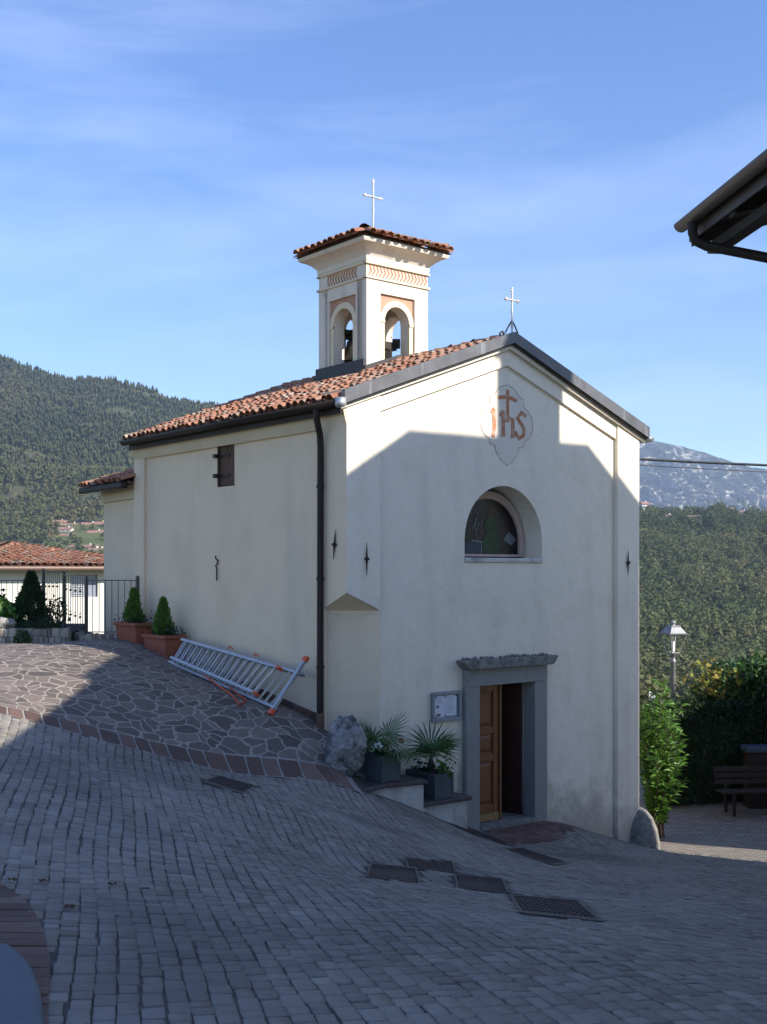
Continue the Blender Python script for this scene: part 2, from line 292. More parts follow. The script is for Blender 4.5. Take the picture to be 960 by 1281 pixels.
def npmesh(name, verts, faces, tint, m, parent=None, smooth=False):
    """big mesh from numpy arrays; faces all of one size"""
    me = bpy.data.meshes.new(name); nv, nf, k = len(verts), len(faces), faces.shape[1]
    me.vertices.add(nv); me.vertices.foreach_set('co', np.asarray(verts, np.float32).ravel())
    me.loops.add(nf*k); me.loops.foreach_set('vertex_index', faces.astype(np.int32).ravel())
    me.polygons.add(nf); me.polygons.foreach_set('loop_start', np.arange(0, nf*k, k, dtype=np.int32))
    me.update(calc_edges=True); me.validate()
    a = me.attributes.new('tint', 'FLOAT', 'FACE'); a.data.foreach_set('value', np.asarray(tint, np.float32))
    if smooth: me.polygons.foreach_set('use_smooth', np.ones(nf, bool))
    me.materials.append(m); o = bpy.data.objects.new(name, me); COL.objects.link(o)
    if parent: me.transform(world_of(parent).inverted()); o.parent = parent
    return o
def leaves(name, pts, size, m, parent=None, nrm=None, aspect=.5, jit=.8, tint=None, droop=0.):
    """leaf-sized bent quads at pts; nrm = preferred outward direction"""
    n = len(pts); pts = np.asarray(pts, float)
    d = RNG.normal(size=(n,3)); 
    if nrm is not None: d = d*jit + np.asarray(nrm)
    d /= np.linalg.norm(d, axis=1)[:,None]+1e-9
    a = np.cross(d, RNG.normal(size=(n,3))); a /= np.linalg.norm(a, axis=1)[:,None]+1e-9
    b = np.cross(d, a); s = (size*(.6+.8*RNG.random(n)))[:,None]
    v = np.stack([pts-a*s*.5, pts+b*s*aspect*.5+d*s*.06, pts+a*s*.5-np.array([0,0,1])*s*droop, pts-b*s*aspect*.5+d*s*.06], 1).reshape(-1,3)
    f = np.arange(4*n).reshape(n,4); t = RNG.random(n) if tint is None else tint
    return npmesh(name, v, f, t, m, parent)
# ------------------------------------------------------------------ ground surface
def tps_fit(P, lam=.02):
    P = np.array(P, float); xy = P[:,:2]; n = len(P)
    d = np.linalg.norm(xy[:,None]-xy[None], axis=2); K = np.where(d > 0, d**2*np.log(d+1e-12), 0)+lam*np.eye(n)
    A = np.zeros((n+3, n+3)); A[:n,:n] = K; Q = np.c_[np.ones(n), xy]; A[:n,n:] = Q; A[n:,:n] = Q.T
    w = np.linalg.solve(A, np.r_[P[:,2], 0, 0, 0]); return xy, w
CTRL = [at(480,1281,4.76), at(0,1281,4.65), at(960,1281,4.8), at(695,1138,8.8), at(500,1095,10.6), at(288,983,12.6),
        at(0,893,13.5), at(130,927,13.9), at(300,967,14.5), at(440,990,14.75), at(430,965,15.4), C(0,.637,-2.16), C(0,3,-1.78), C(0,6.41,-1.2), at(0,806,20.3), at(60,808,20.6),
        at(460,990,15.28), at(530,1016,15.89), at(578,1037,16.35), at(582,1038,17.3), C(3.98,0,-3.96), C(5.1,0,-4.3), at(802,1062,20.0),
        at(960,1093,15), at(880,1082,17), Vector((6,20,-4.85)), Vector((8,24,-4.85)), Vector((5.5,26,-4.85)), Vector((9,19,-4.8)), Vector((0,0,-1.68)), Vector((-4,5,-1.6)), Vector((4,3,-1.95)),
        Vector((-8,16,-1.3)), Vector((-8,9,-1.4)), Vector((8,12,-4.0)), Vector((8,6,-3.2)), C(6,5,-4.9), C(3,9,-3.0)]
TX, TW = tps_fit(CTRL)
def G(x, y):
    x = np.clip(np.atleast_1d(np.asarray(x, float)), -9, 9); y = np.clip(np.atleast_1d(np.asarray(y, float)), -1, 27)
    out = np.zeros(len(x))
    for i in range(0, len(x), 20000):
        d = np.hypot(x[i:i+20000,None]-TX[None,:,0], y[i:i+20000,None]-TX[None,:,1]); n = len(TX)
        out[i:i+20000] = (d**2*np.log(d+1e-12))@TW[:n]+TW[n]+TW[n+1]*x[i:i+20000]+TW[n+2]*y[i:i+20000]
    return out
def g(x, y): return float(G(x, y)[0])
def gp(px, py, y0=3.5, y1=27):
    """where the sight line through a picture point meets the ground"""
    Y = np.linspace(y0, y1, 700); k = (HY-py)/F; X = (px-CX)/F*Y
    h = k*Y-G(X, Y); s = np.where((h[:-1] > 0) & (h[1:] <= 0))[0]
    i = s[0] if len(s) else len(Y)-2
    t = h[i]/(h[i]-h[i+1]+1e-12) if len(s) else 0
    y = Y[i]+(Y[i+1]-Y[i])*t; x = (px-CX)/F*y
    return Vector((x, y, g(x, y)))
def drape(name, poly_s, nt_, m, off=0., parent=None):
    """sheet lofted between two polylines, laid on the ground"""
    A, B = poly_s; n = len(A); V = []
    for i in range(n):
        for j in range(nt_+1):
            p = A[i].lerp(B[i], j/nt_); V.append((p.x, p.y, 0))
    V = np.array(V); V[:,2] = G(V[:,0], V[:,1])+off
    f = np.array([(i*(nt_+1)+j, i*(nt_+1)+j+1, (i+1)*(nt_+1)+j+1, (i+1)*(nt_+1)+j) for i in range(n-1) for j in range(nt_)])
    return npmesh(name, V, f, np.full(len(f), .5), m, parent, True)
def resample(pts, n):
    P = [Vector((p[0], p[1], 0)) for p in pts]; L = [0]
    for a, b in zip(P, P[1:]): L.append(L[-1]+(b-a).length)
    out = []
    for i in range(n):
        t = L[-1]*i/(n-1); k = max(j for j in range(len(L)) if L[j] <= t+1e-9); k = min(k, len(P)-2)
        out.append(P[k].lerp(P[k+1], (t-L[k])/(L[k+1]-L[k]+1e-9)))
    return out
def inpoly(x, y, poly):
    x, y = np.asarray(x), np.asarray(y); r = np.zeros(x.shape, bool); n = len(poly)
    for i in range(n):
        (x1, y1), (x2, y2) = poly[i], poly[(i+1) % n]
        c = ((y1 > y) != (y2 > y)); r ^= c & (x < (x2-x1)*(y-y1)/((y2-y1) or 1e-9)+x1)
    return r
# ================================================================== THE CHAPEL
W, L, EV = 6.35, 6.33, 2.42
BZ = -4.9
chapel = empty('chapel', C(0, 0, -4.0), 'cream stucco chapel with red tiled roof and small bell tower beside the sloping street', 'chapel', rz=math.atan2(UD.y, UD.x))
def rz_(u): return 2.35+.375*((u+.3) if u <= W/2 else (W+.3-u))      # underside of the roof
FR = lambda a, b, d: (a, d, b)      # facade frame: a = u, b = z, d = v
SL = lambda a, b, d: (d, a, b)      # long wall frame: a = v, b = z, d = u
def arch(u0, u1, zb, zs, n=20, rise=None):
    r = (u1-u0)/2; c = (u0+u1)/2; h = rise or r
    return [(u0, zb)]+[(c-r*math.cos(math.pi*i/n), zs+h*math.sin(math.pi*i/n)) for i in range(n+1)]+[(u1, zb)]
DU0, DU1, DZ0, DZ1 = 2.53, 3.735, -3.86, -1.72
niche = arch(2.30, 4.0, .235, .50, rise=.86)
# --- facade slab with niche and doorway
w = MB(C)
door_notch = [(DU0-.05, BZ), (DU0-.05, DZ1+.05), (DU1+.05, DZ1+.05), (DU1+.05, BZ)]
outer = [(.6, BZ), (DU0-.05, BZ), (DU0-.05, DZ1+.05), (DU1+.05, DZ1+.05), (DU1+.05, BZ), (5.78, BZ), (5.78, rz_(5.78)), (W/2, rz_(W/2)), (.6, rz_(.6))]
w.prism(outer, FR, .08, .62, [niche])
w.prism([(5.78, BZ), (W, BZ), (W, rz_(W)), (5.78, rz_(5.78))], FR, 0, .62)              # right corner strip
# raking band under the verge
w.prism([(.6, rz_(.6)-.40), (W/2, rz_(W/2)-.42), (5.78, rz_(5.78)-.40), (5.78, rz_(5.78)-.002), (W/2, rz_(W/2)-.002), (.6, rz_(.6)-.002)], FR, .03, .078)
w.prism([(-.12, rz_(-.12)-.16), (W/2, rz_(W/2)-.17), (W+.12, rz_(W+.12)-.16), (W+.12, rz_(W+.12)-.004), (W/2, rz_(W/2)-.004), (-.12, rz_(-.12)-.004)], FR, -.042, -.003)
# left corner: square pier above, cut corner below
w.prism([(0, -.27), (.585, -.52), (.6, -.52), (.6, rz_(.6)), (0, rz_(0))], FR, 0, .003)
facade_wall = w.build('facade_wall', M['stucco'], chapel)
w = MB(C); A0, A1, A2 = C(0, 0, -.27), C(.585, .004, -.53), C(0.002, .585, -.53)
zt = rz_(.3)-.02
# pier: side face towards the yard, soffit, and the cut corner
w.add([C(0,.004,-.27), C(0,.004,zt), C(0,.6,zt), C(0,.6,-.53)], [(0,1,2,3)])
w.add([C(0,.004,-.27), A1, C(.45,.16,-.60), C(.30,.30,-.63), C(.16,.45,-.60), A2], [(0,1,2,3,4,5)])
cut = [C(.585,.004,-.53), C(.45,.16,-.60), C(.30,.30,-.63), C(.16,.45,-.60), C(.002,.585,-.53)]
low = [Vector((p.x, p.y, BZ)) for p in cut]
w.add(cut+low, [(i, i+1, 6+i, 5+i) for i in range(4)])
w.add([C(.585,.004,-.53), C(.585,.09,-.53), C(.585,.09,BZ), C(.585,.004,BZ)], [(0,1,2,3)])
# long wall, back wall, far wall
w.prism([(.60, BZ), (5.95, BZ), (5.95, EV), (.60, EV)], SL, .05, .45, [[(3.02, 1.39), (3.5, 1.39), (3.5, 2.07), (3.02, 2.07)]])
w.box(0, .45, 5.95, L, BZ, EV)                                        # rear corner strip
w.box(0.45, W, L-.4, L-.003, BZ, 2.5); w.box(W-.4, W-.003, .63, L-.41, BZ, EV)
w.prism([(.01, 2.5), (W-.01, 2.5), (W/2, rz_(W/2)-.01)], FR, L-.4, L-.004)
w.box(.0, .05, .52, .602, BZ, EV)
side_wall = w.build('side_wall', M['side'], chapel)
w = MB(C)
w.prism([(-.0, 2.04), (-.06, 2.2), (-.10, 2.36), (.05, 2.36), (.05, 2.04)], lambda a, b, d: (a, d, b), .605, L-.002)
w.build('eaves_cornice', M['cornice'], chapel)
w = MB(C); w.prism([(-.0, 2.06), (-.04, 2.2), (-.08, 2.36), (.03, 2.36), (.03, 2.06)], lambda a, b, d: (a, d, b), .006, .6); w.build('corner_cornice', M['side'], chapel)
w = MB(C)
for i in range(24):
    a, b = .62+.235*i, .62+.235*(i+1)-.008; za_, zb_ = -2.16+.163*(a-.637), -2.16+.163*(b-.637); w.tint = (i*37 % 11)/11
    w.hexa([C(.005,a,za_-.1), C(.005,b,zb_-.1), C(.048,b,zb_-.1), C(.048,a,za_-.1)], [C(.005,a,za_+.13), C(.005,b,zb_+.13), C(.048,b,zb_+.13), C(.048,a,za_+.13)])
w.build('base_strip', M['porphyry'], chapel)
# interior: dark floor and lining keep the doorway deep
w = MB(C); w.box(.5, W-.5, .63, L-.5, -4.2, -3.88); w.build('floor_slab', M['cap'], chapel)
# --- apse behind
w = MB(C)
AP = [(.10, L+.004), (.31, 8.2), (5.3, 8.7), (6.2, L+.004)]
w.prism(AP, lambda a, b, d: (a, b, d), BZ, 1.62)
apse = w.build('apse_wall', M['side'], chapel)
w = MB(C); w.prism([(.05,L+.01), (.26,8.25), (1.2,8.3), (1.2,L+.01)], lambda a, b, d: (a, b, d), 1.36, 1.615); w.build('apse_cornice', M['cornice'], apse)
# --- barrel tiles
def tiles(mb, org, ex, es, en, wid, leng, inside, sp=.175, ex_=.33, rad=.074, top=True, seed=1, drop=.0):
    rnd = random.Random(seed); nx = int(wid/sp); ns = int(leng/ex_)+1
    for i in range(nx+1):
        x = i*sp
        for k in range(ns):
            s0 = leng-(k+1)*ex_-.06; s1 = leng-k*ex_+.03
            if not inside(x, (s0+s1)/2): continue
            jx, js, jr, jz = rnd.uniform(-.014,.014), rnd.uniform(-.035,.035), rnd.uniform(-.05,.05), rnd.uniform(0,.014)
            r0, r1 = rad*.82, rad*1.03
            vs = []; n = 7
            for (ss, rr, lift) in ((s0+js, r0, .03), (s1+js, r1, .052)):
                for q in range(n):
                    an = math.pi*q/(n-1)
                    vs.append(org+ex*(x+jx+jr*(ss-s0)-rr*math.cos(an))+es*ss+en*(rr*math.sin(an)*.92+lift+jz))
            mb.tint = min(1, max(0, rnd.gauss(.5, .24)))
            mb.add(vs, [(q, q+1, n+q+1, n+q) for q in range(n-1)], True)
            # rim thickness at the lower end
            rim = [v - en*.014 for v in vs[n:]]
            mb.add(vs[n:]+rim, [(q, q+1, n+q+1, n+q) for q in range(n-1)])
            # channel tile
            xc = x+sp/2
            if inside(xc, (s0+s1)/2):
                vs = []
                for (ss, rr) in ((s0+js, rad*1.0), (s1+js, rad*.82)):
                    for q in range(5):
                        an = math.pi*q/4
                        vs.append(org+ex*(xc-rr*1.1*math.cos(an))+es*ss+en*(.06-rr*.6*math.sin(an)+(.012 if ss > s0+js else 0)))
                mb.tint = min(1, max(0, rnd.gauss(.4, .2))); mb.add(vs, [(q, q+1, 6+q, 5+q) for q in range(4)], True)
    mb.tint = .5
def ridge(mb, a, b, r=.11, seed=3):
    a, b = Vector(a), Vector(b); d = (b-a); n = max(1, int(d.length/.33)); d.normalize(); rnd = random.Random(seed)
    x = d.cross(Vector((0,0,1))).normalized(); up = x.cross(d)
    for i in range(n):
        p0, p1 = a+d*(.33*i-.03), a+d*(.33*(i+1)+.04); vs = []
        for p, rr, l in ((p0, r*.9, .0), (p1, r*1.08, .02)):
            for q in range(7):
                an = math.pi*q/6; vs.append(p+x*(-rr*math.cos(an))+up*(rr*math.sin(an)+l))
        mb.tint = min(1, max(0, rnd.gauss(.5, .2))); mb.add(vs, [(q, q+1, 8+q, 7+q) for q in range(6)], True)
    mb.tint = .5
sl = math.hypot(1, .375); dn = (-UD - Vector((0,0,.375)))/sl; nn = Vector((-.375*UD.x, -.375*UD.y, 1))/sl
dn2 = (UD - Vector((0,0,.375)))/sl; nn2 = Vector((.375*UD.x, .375*UD.y, 1))/sl
w = MB(C)
def slab(mb, pts, th):      # roof boarding: a plate of thickness th below the given points
    mb.hexa([p-Vector((0,0,th)) for p in pts], pts)
zt_ = rz_(W/2)-.04; OV = .12; RE = L-.02
w.hexa([C(-OV,-.045,rz_(-OV)-.055), C(-OV,RE,rz_(-OV)-.055), C(W/2,RE,rz_(W/2)-.055), C(W/2,-.045,rz_(W/2)-.055)], [C(-OV,-.045,rz_(-OV)-.04), C(-OV,RE,rz_(-OV)-.04), C(W/2,RE,zt_), C(W/2,-.045,zt_)])
w.hexa([C(W+OV,-.045,rz_(W+OV)-.055), C(W+OV,RE,rz_(W+OV)-.055), C(W/2+.002,RE,rz_(W/2)-.055), C(W/2+.002,-.045,rz_(W/2)-.055)], [C(W+OV,-.045,rz_(W+OV)-.04), C(W+OV,RE,rz_(W+OV)-.04), C(W/2+.002,RE,zt_), C(W/2+.002,-.045,zt_)])
roof_deck = w.build('roof_deck', M['soffit'], chapel)
TU0, TU1, TV0, TV1 = 2.483, 3.867, 2.70, 4.08
w = MB(C); hl = (W/2+.2)*sl
tower_hole = lambda x, s, sg: not (TV0-.05 < x+.04 < TV1+.05 and s < (W/2-TU0)*sl+.12)
tiles(w, C(W/2, .04, zt_), VD, dn, nn, RE-.06, hl, lambda x, s: tower_hole(x, s, 1), seed=11)
tiles(w, C(W/2, .04, zt_), VD, dn2, nn2, RE-.06, hl, lambda x, s: tower_hole(x, s, 1), seed=12)
ridge(w, C(W/2, .0, zt_+.01), C(W/2, TV0-.05, zt_+.01), .1); ridge(w, C(W/2, TV1+.05, zt_+.01), C(W/2, RE, zt_+.01), .1)
w.build('roof', M['tile'], chapel)
# verge flashing along the gable
w = MB(C)
o_ = [(-.13, rz_(-.13)-.09), (W/2, rz_(W/2)-.09), (W+.12, rz_(W+.12)-.09), (W+.12, rz_(W+.12)+.10), (W/2, rz_(W/2)+.08), (-.13, rz_(-.13)+.10)]
w.prism(o_, FR, -.13, -.05)
w.build('verge_flashing', M['lead'], chapel)
w = MB(C); w.prism([(-.10, rz_(-.10)-.115), (W/2, rz_(W/2)-.115), (W+.09, rz_(W+.09)-.115), (W+.09, rz_(W+.09)-.092), (W/2, rz_(W/2)-.092), (-.10, rz_(-.10)-.092)], FR, -.10, -.052)
w.build('verge_soffit', M['soffit'], chapel)
def gutter_mb(mp, u, z, v0, v1, r, sg):
    w = MB(mp); n = 9; vs = []
    for v in (v0, v1):
        for rr in (r, r-.012):
            for q in range(n):
                an = math.pi*q/(n-1); vs.append(mp(u-sg*rr*math.cos(an), v, z-rr*math.sin(an)))
    f = [(q, q+1, 2*n+q+1, 2*n+q) for q in range(n-1)]+[(n+q, 3*n+q, 3*n+q+1, n+q+1) for q in range(n-1)]+[(0,n,3*n,2*n),(n-1,3*n-1,4*n-1,2*n-1)]
    f += [tuple(range(n)), tuple(range(2*n, 3*n))]
    w.add(vs, f, True); return w
gm = gutter_mb(C, -.225, 2.36, -.1, RE-.02, .085, 1); gm.box(-.135, -.11, -.04, RE-.04, 2.2, 2.375)
gut = gm.build('gutter', M['gutter'], chapel)
w = MB(C); w.lathe(C(-.21,-.135,2.33), [(0,-.07),(.06,-.07),(.08,-.03),(.08,.06),(0,.06)], 12); w.build('gutter_end', M['zinc'], gut)
gm = gutter_mb(C, W+.20, 2.36, -.1, RE, .095, 1); gm.build('gutter', M['zinc'], chapel)
# downspout with swan neck
w = MB(C)
w.tube([(-.225,.40,2.30), (-.225,.40,2.19), (-.21,.405,2.12), (-.16,.44,2.03), (-.105,.485,1.95), (-.085,.505,1.87), (-.075,.51,1.78), (-.07,.53,-1.80), (-.07,.53,-1.98)], .047, 10)
for z in (1.2, -.1, -1.35): w.tube([(-.073,.52,z), (-.073,.52,z+.045)], .056, 10)
ds = w.build('downspout', M['gutter'], chapel)
w = MB(C); w.tube([(-.07,.53,-1.98), (-.075,.52,-2.35)], .056, 10); w.build('drain_shoe', M['porphyry'], ds)
# gutter + roof of the apse
w = MB(C)
za = 1.66
A, B_, Cc, D = C(-.12, L+.0, za), C(-.02, 8.3, za), C(5.6, 8.9, za), C(6.2, L+.0, za); T1, T2 = C(1.6, L+.0, za+.62), C(5.0, L+.0, za+.62)
w.hexa([A-Vector((0,0,.04)), B_-Vector((0,0,.04)), Cc-Vector((0,0,.04)), D-Vector((0,0,.04))], [A, B_, Cc, D])
w.add([A, B_, T1], [(0,1,2)]); w.add([B_, Cc, T2, T1], [(0,1,2,3)]); w.add([Cc, D, T2], [(0,1,2)])
ar = w.build('apse_roof', M['tilebase'], apse)
w = MB(C); e = (B_-A); eL = e.length; e.normalize(); up = (T1-A); dn_ = -(up-e*up.dot(e)).normalized(); n_ = e.cross(dn_); n_ = n_ if n_.z > 0 else -n_
hh = (up-e*up.dot(e)).length
tiles(w, A-dn_*hh, e, dn_, n_, eL, hh+.1, lambda x, s: x/eL < .05+.95*max(0, s/hh) + .05, seed=21)
w.build('apse_tiles', M['tile'], apse)
w = MB(ident); a_, b_ = A-e*.02+dn_*.07-Vector((0,0,.05)), B_+e*.06+dn_*.07-Vector((0,0,.05)); w.bar(a_, b_, .13, .12); w.build('apse_gutter', M['gutter'], apse, bevel=.03)
# --- facade details
w = MB(C); w.prism(arch(2.345, 3.955, .262, .50, rise=.80), FR, .44, .5, [arch(2.44, 3.86, .30, .50, rise=.68)])
lun = w.build('lunette_surround', M['pinkband'], chapel)
w = MB(C); w.prism(arch(2.35, 3.95, .25, .50, rise=.81), FR, .485, .5); pane = w.build('window_pane', M['panedark'], lun)
w = MB(C); w.prism([(2.30,.16), (4.0,.16), (4.02,.236), (2.28,.236)], FR, .05, .44); w.build('window_sill', M['oldplaster'], lun, bevel=.02)
PN = FR
def flat(name, mat_, polys, d0=.478, d1=.484, parent=pane):
    w = MB(C)
    for p in polys: w.prism(p, FR, d0, d1)
    return w.build(name, mat_, parent)
flat('painted_figure', M['paintgreen'], [[(3.08,.32),(3.42,.32),(3.46,.52),(3.38,.66),(3.36,.82),(3.30,.90),(3.18,.90),(3.10,.80),(3.14,.62),(3.06,.5)]])
flat('painted_head', M['paintskin'], [[(3.24+.062*math.cos(t*.5236), .965+.075*math.sin(t*.5236)) for t in range(12)]]); flat('painted_hand', M['paintskin'], [[(3.1,.72),(2.98,.66),(2.99,.63),(3.12,.67)]])
flat('painted_book', M['paintpale'], [[(3.52,.53),(3.70,.44),(3.82,.55),(3.64,.67)]], .475, .479)
flat('painted_table', M['paintblue'], [[(2.45,.31),(3.04,.31),(3.04,.50),(2.78,.47),(2.45,.45)]])
flat('painted_cloth', M['paintpale'], [[(2.8,.505),(3.05,.47),(3.06,.50),(2.83,.53)], [(3.02,.31),(3.05,.31),(3.05,.48),(3.02,.48)]], .473, .477)
w = MB(C)
rr = random.Random(4)
for k in range(26):
    a = rr.uniform(0, 6.28); r = abs(rr.gauss(0,.055)); cx, cz = 2.88+rr.gauss(0,.05)+r*math.cos(a), .80+rr.gauss(0,.06)+r*math.sin(a); s_ = rr.uniform(.01,.022)
    w.prism([(cx-s_,cz),(cx,cz-s_*.6),(cx+s_,cz),(cx,cz+s_)], FR, .474-.0002*k, .479)
w.ribbon([(2.92,.50),(2.90,.62),(2.88,.76)], .012, FR, .474, .479); w.build('painted_lilies', M['paintpale'], pane)
# medallion with the three letters and cross
cu, cz = 3.20, 2.34
def arcp(c, r, a0, a1, n=10, ry=None): return [(c[0]+r*math.cos(R(a0+(a1-a0)*i/n)), c[1]+(ry or r)*math.sin(R(a0+(a1-a0)*i/n))) for i in range(n+1)]
med = arcp((cu, cz+.30), .29, 152, 28) + [(cu+.38, cz+.40), (cu+.38, cz+.28)] + arcp((cu+.30, cz), .28, 72, -72) + [(cu+.38, cz-.26), (cu+.38, cz-.34), (cu+.27, cz-.36)] \
    + [(cu+.24, cz-.46), (cu+.13, cz-.58), (cu, cz-.66), (cu-.13, cz-.58), (cu-.24, cz-.46)] + [(cu-.27, cz-.36), (cu-.38, cz-.34), (cu-.38, cz-.26)] + arcp((cu-.30, cz), .28, 252, 108) + [(cu-.38, cz+.28), (cu-.38, cz+.40)]
w = MB(C); w.prism(med, FR, .0755, .0795); meda = w.build('emblem_medallion', M['rustfade'], chapel)
w = MB(C); w.ribbon(med, .012, FR, .073, .0752, True); w.build('emblem_outline', M['outline'], meda)
w = MB(C)
def st(pts, wd): w.ribbon(pts, wd, FR, .0705-.0004*len(w.f)/6/4, .0750)
x0 = cu-.31
st([(x0-.05, cz+.13), (x0+.03, cz+.215)], .05); st([(x0+.015, cz+.20), (x0+.03, cz-.08), (x0+.0, cz-.24)], .072)
x1 = cu-.07
st([(x1-.09, cz+.10), (x1-.01, cz+.19)], .05); st([(x1-.015, cz+.185), (x1-.01, cz-.20)], .072); st([(x1-.06, cz-.205), (x1+.035, cz-.185)], .045)
st([(x1-.01, cz+.0), (x1+.12, cz+.09), (x1+.20, cz+.06)], .05); st([(x1+.195, cz+.08), (x1+.20, cz-.20)], .072); st([(x1+.15, cz-.21), (x1+.245, cz-.185)], .045)
st([(x1+.085, cz+.52), (x1+.085, cz+.02)], .062); st([(x1-.13, cz+.38), (x1+.085, cz+.415), (x1+.29, cz+.37)], .058)
x2 = cu+.30
st([(x2+.13, cz+.15), (x2+.02, cz+.19), (x2-.07, cz+.10), (x2+.08, cz-.05), (x2+.07, cz-.16), (x2-.03, cz-.22), (x2-.13, cz-.12)], .066)
w.build('emblem_letters', M['rust'], meda)
# door: stone frame, cornice, leaves
w = MB(C)
w.box(DU0-.285, DU0, -.02, .22, BZ+.6, DZ1); w.box(DU1, DU1+.285, -.02, .22, BZ+.6, DZ1); w.box(DU0-.285, DU1+.285, -.021, .22, DZ1+.001, DZ1+.27)
dfr = w.build('door_frame', M['granite'], chapel, bevel=.012)
w = MB(C); w.prism([(DU0-.30, 0), (DU1+.30, 0), (DU1+.36, .04), (DU1+.37, .07), (DU1+.41, .10), (DU1+.41, .14), (DU0-.41, .14), (DU0-.41, .10), (DU0-.37, .07), (DU0-.36, .04)], lambda a, b, d: (a, d, DZ1+.272+b), -.14, .079)
w.build('door_cornice', M['graniteold'], dfr, bevel=.012)
w = MB(C); rr = random.Random(9)
for k in range(60): w.blob(C(rr.uniform(DU0-.36, DU1+.36), rr.uniform(-.1, .06), DZ1+.415+rr.uniform(0,.02)), rr.uniform(.012,.035), 1, .4, 2, k)
mc = w.build('moss_crust', M['graniteold'], dfr); mc['kind'] = 'stuff'
w = MB(C); w.box(DU0+.002, DU1-.002, -.06, .6, DZ0-.35, DZ0); w.build('threshold', M['graniteold'], chapel, bevel=.01)
def leaf(mp, wid, h, mw, mk):
    w = MB(mp); w.box(0, wid, .03, .05, .13, h)                      # back board
    for a in (0, wid-.11): w.box(a, a+.11, 0, .029, .13, h)
    for z0, z1 in ((.13, .25), (.93, 1.05), (1.36, 1.46), (h-.12, h)): w.box(.1105, wid-.1105, .001, .028, z0, z1)
    d = w.build('door', mw, chapel, bevel=.008)
    w = MB(mp)
    for z0, z1 in ((.28, .90), (1.08, 1.33), (1.49, h-.15)):
        w.hexa([mp(.14,.029,z0), mp(wid-.14,.029,z0), mp(wid-.14,.029,z1), mp(.14,.029,z1)], [mp(.18,.012,z0+.04), mp(wid-.18,.012,z0+.04), mp(wid-.18,.012,z1-.04), mp(.18,.012,z1-.04)])
    w.build('door_panel', mw, d); w = MB(mp); w.box(-.0, wid, -.014, .03, .005, .127); w.build('kick_board', mk, d, bevel=.006); return d
dh = DZ1-DZ0-.01
leaf(lambda a, b, c: C(DU0+.005+a, .20+b, DZ0+.004+c), .60, dh, M['wood'], M['woodlight'])
ca, sa = math.cos(R(72)), math.sin(R(72))
leaf(lambda a, b, c: C(DU1-.02-a*ca-b*sa, .24+a*sa-b*ca, DZ0+.004+c), .58, dh, M['woodshaded'], M['woodshaded'])
w = MB(C); w.box(DU0+.605, DU0+.655, .17, .23, DZ0+.005, DZ1-.005); w.build('meeting_stile', M['wood'], chapel, bevel=.008)
# wall anchors
def anchor(base, along, nrm, h, tilt=0):
    w = MB(ident); up = (Vector((0,0,1))+along*tilt).normalized(); b = Vector(base)+nrm*.02
    w.tube([b-up*h/2, b-up*h*.2, b-up*.02, b+up*h*.25, b+up*h/2], [.003,.011,.017,.010,.003], 6, raw=True)
    w.bar(b-along*.035, b+along*.035, .025, .03); w.bar(b-nrm*.05, b+nrm*.035, .035, .035)
    return w.build('wall_anchor', M['iron'], chapel)
anchor(C(.338, 0, .20), UD, -VD, .46); anchor(C(6.03, 0, .18), UD, -VD, .44); anchor(C(0, .257, .40), VD, -UD, .42, -.12)
w = MB(C); w.tube([(.0, 3.49, .28), (-.0, 3.49, .24), (.03,3.47,.2), (.035,3.5,.15), (.02, 3.52, .12), (.02, 3.49, .08), (.02,3.49,-.12)], .012, 6); w.build('wall_anchor', M['iron'], chapel)
# shutter window on the long wall
w = MB(C); rr = random.Random(2); n = 4
for i in range(n):
    a, b = 3.035+.45*i/n, 3.035+.45*(i+1)/n-.004; w.tint = rr.random(); w.box(.085-rr.uniform(0,.006), .11, a, b, 1.41, 2.05)
sh = w.build('shutter', M['woodold'], chapel)
w = MB(C)
for z in (1.55, 1.87): w = MB(C); w.box(.068, .079, 3.18, 3.48, z, z+.035); w.box(-.02, .07, 3.47, 3.55, z-.01, z+.05); w.build('hinge', M['iron'], sh)
w = MB(C); w.box(.04, .13, 3.0, 3.034, 1.39, 2.07); w.box(.04, .13, 3.486, 3.50, 1.39, 2.07); w.box(.04, .13, 3.034, 3.486, 2.055, 2.07); w.build('shutter_frame', M['woodold'], sh)
# ---------------- bell tower
TS = TU1-TU0; tc_ = C((TU0+TU1)/2, (TV0+TV1)/2, 0); TB, TT = 2.9, 5.60
ou0, ou1, osp = .415, .97, 4.34       # opening, in face coordinates
def face_fns():
    q = TS
    return [lambda a, b, d: (TU0+a, TV0+d, b), lambda a, b, d: (TU0+a, TV1-d, b), lambda a, b, d: (TU0+d, TV0+a, b), lambda a, b, d: (TU1-d, TV0+a, b)]
w = MB(C)
T_ = .26
for k, fn in enumerate(face_fns()):
    a0, a1 = (0, TS) if k < 2 else (T_, TS-T_)
    op = arch(ou0, ou1, TB+.55, osp, 14)
    pan = [(ou0-.11, TB+.2), (ou0-.11, 4.80), (ou1+.11, 4.80), (ou1+.11, TB+.2)]
    # outer skin with square recess, inner wall with arch
    w.prism([(a0, TB), (a0, TT), (a1, TT), (a1, TB)] if k < 2 else [(a0, TB), (a0, TT), (a1, TT), (a1, TB)], fn, .052, T_, [op])
    b0, b1 = (0, TS) if k < 2 else (.05, TS-.05)
    w.prism([(b0, TB), (b0, 5.02), (b1, 5.02), (b1, TB)], fn, 0, .05, [pan])
w.box(TU0+.05, TU1-.05, TV0+.05, TV1-.05, 4.95, 5.0)
tower = w.build('bell_tower', M['tower'], chapel)
w = MB(C)
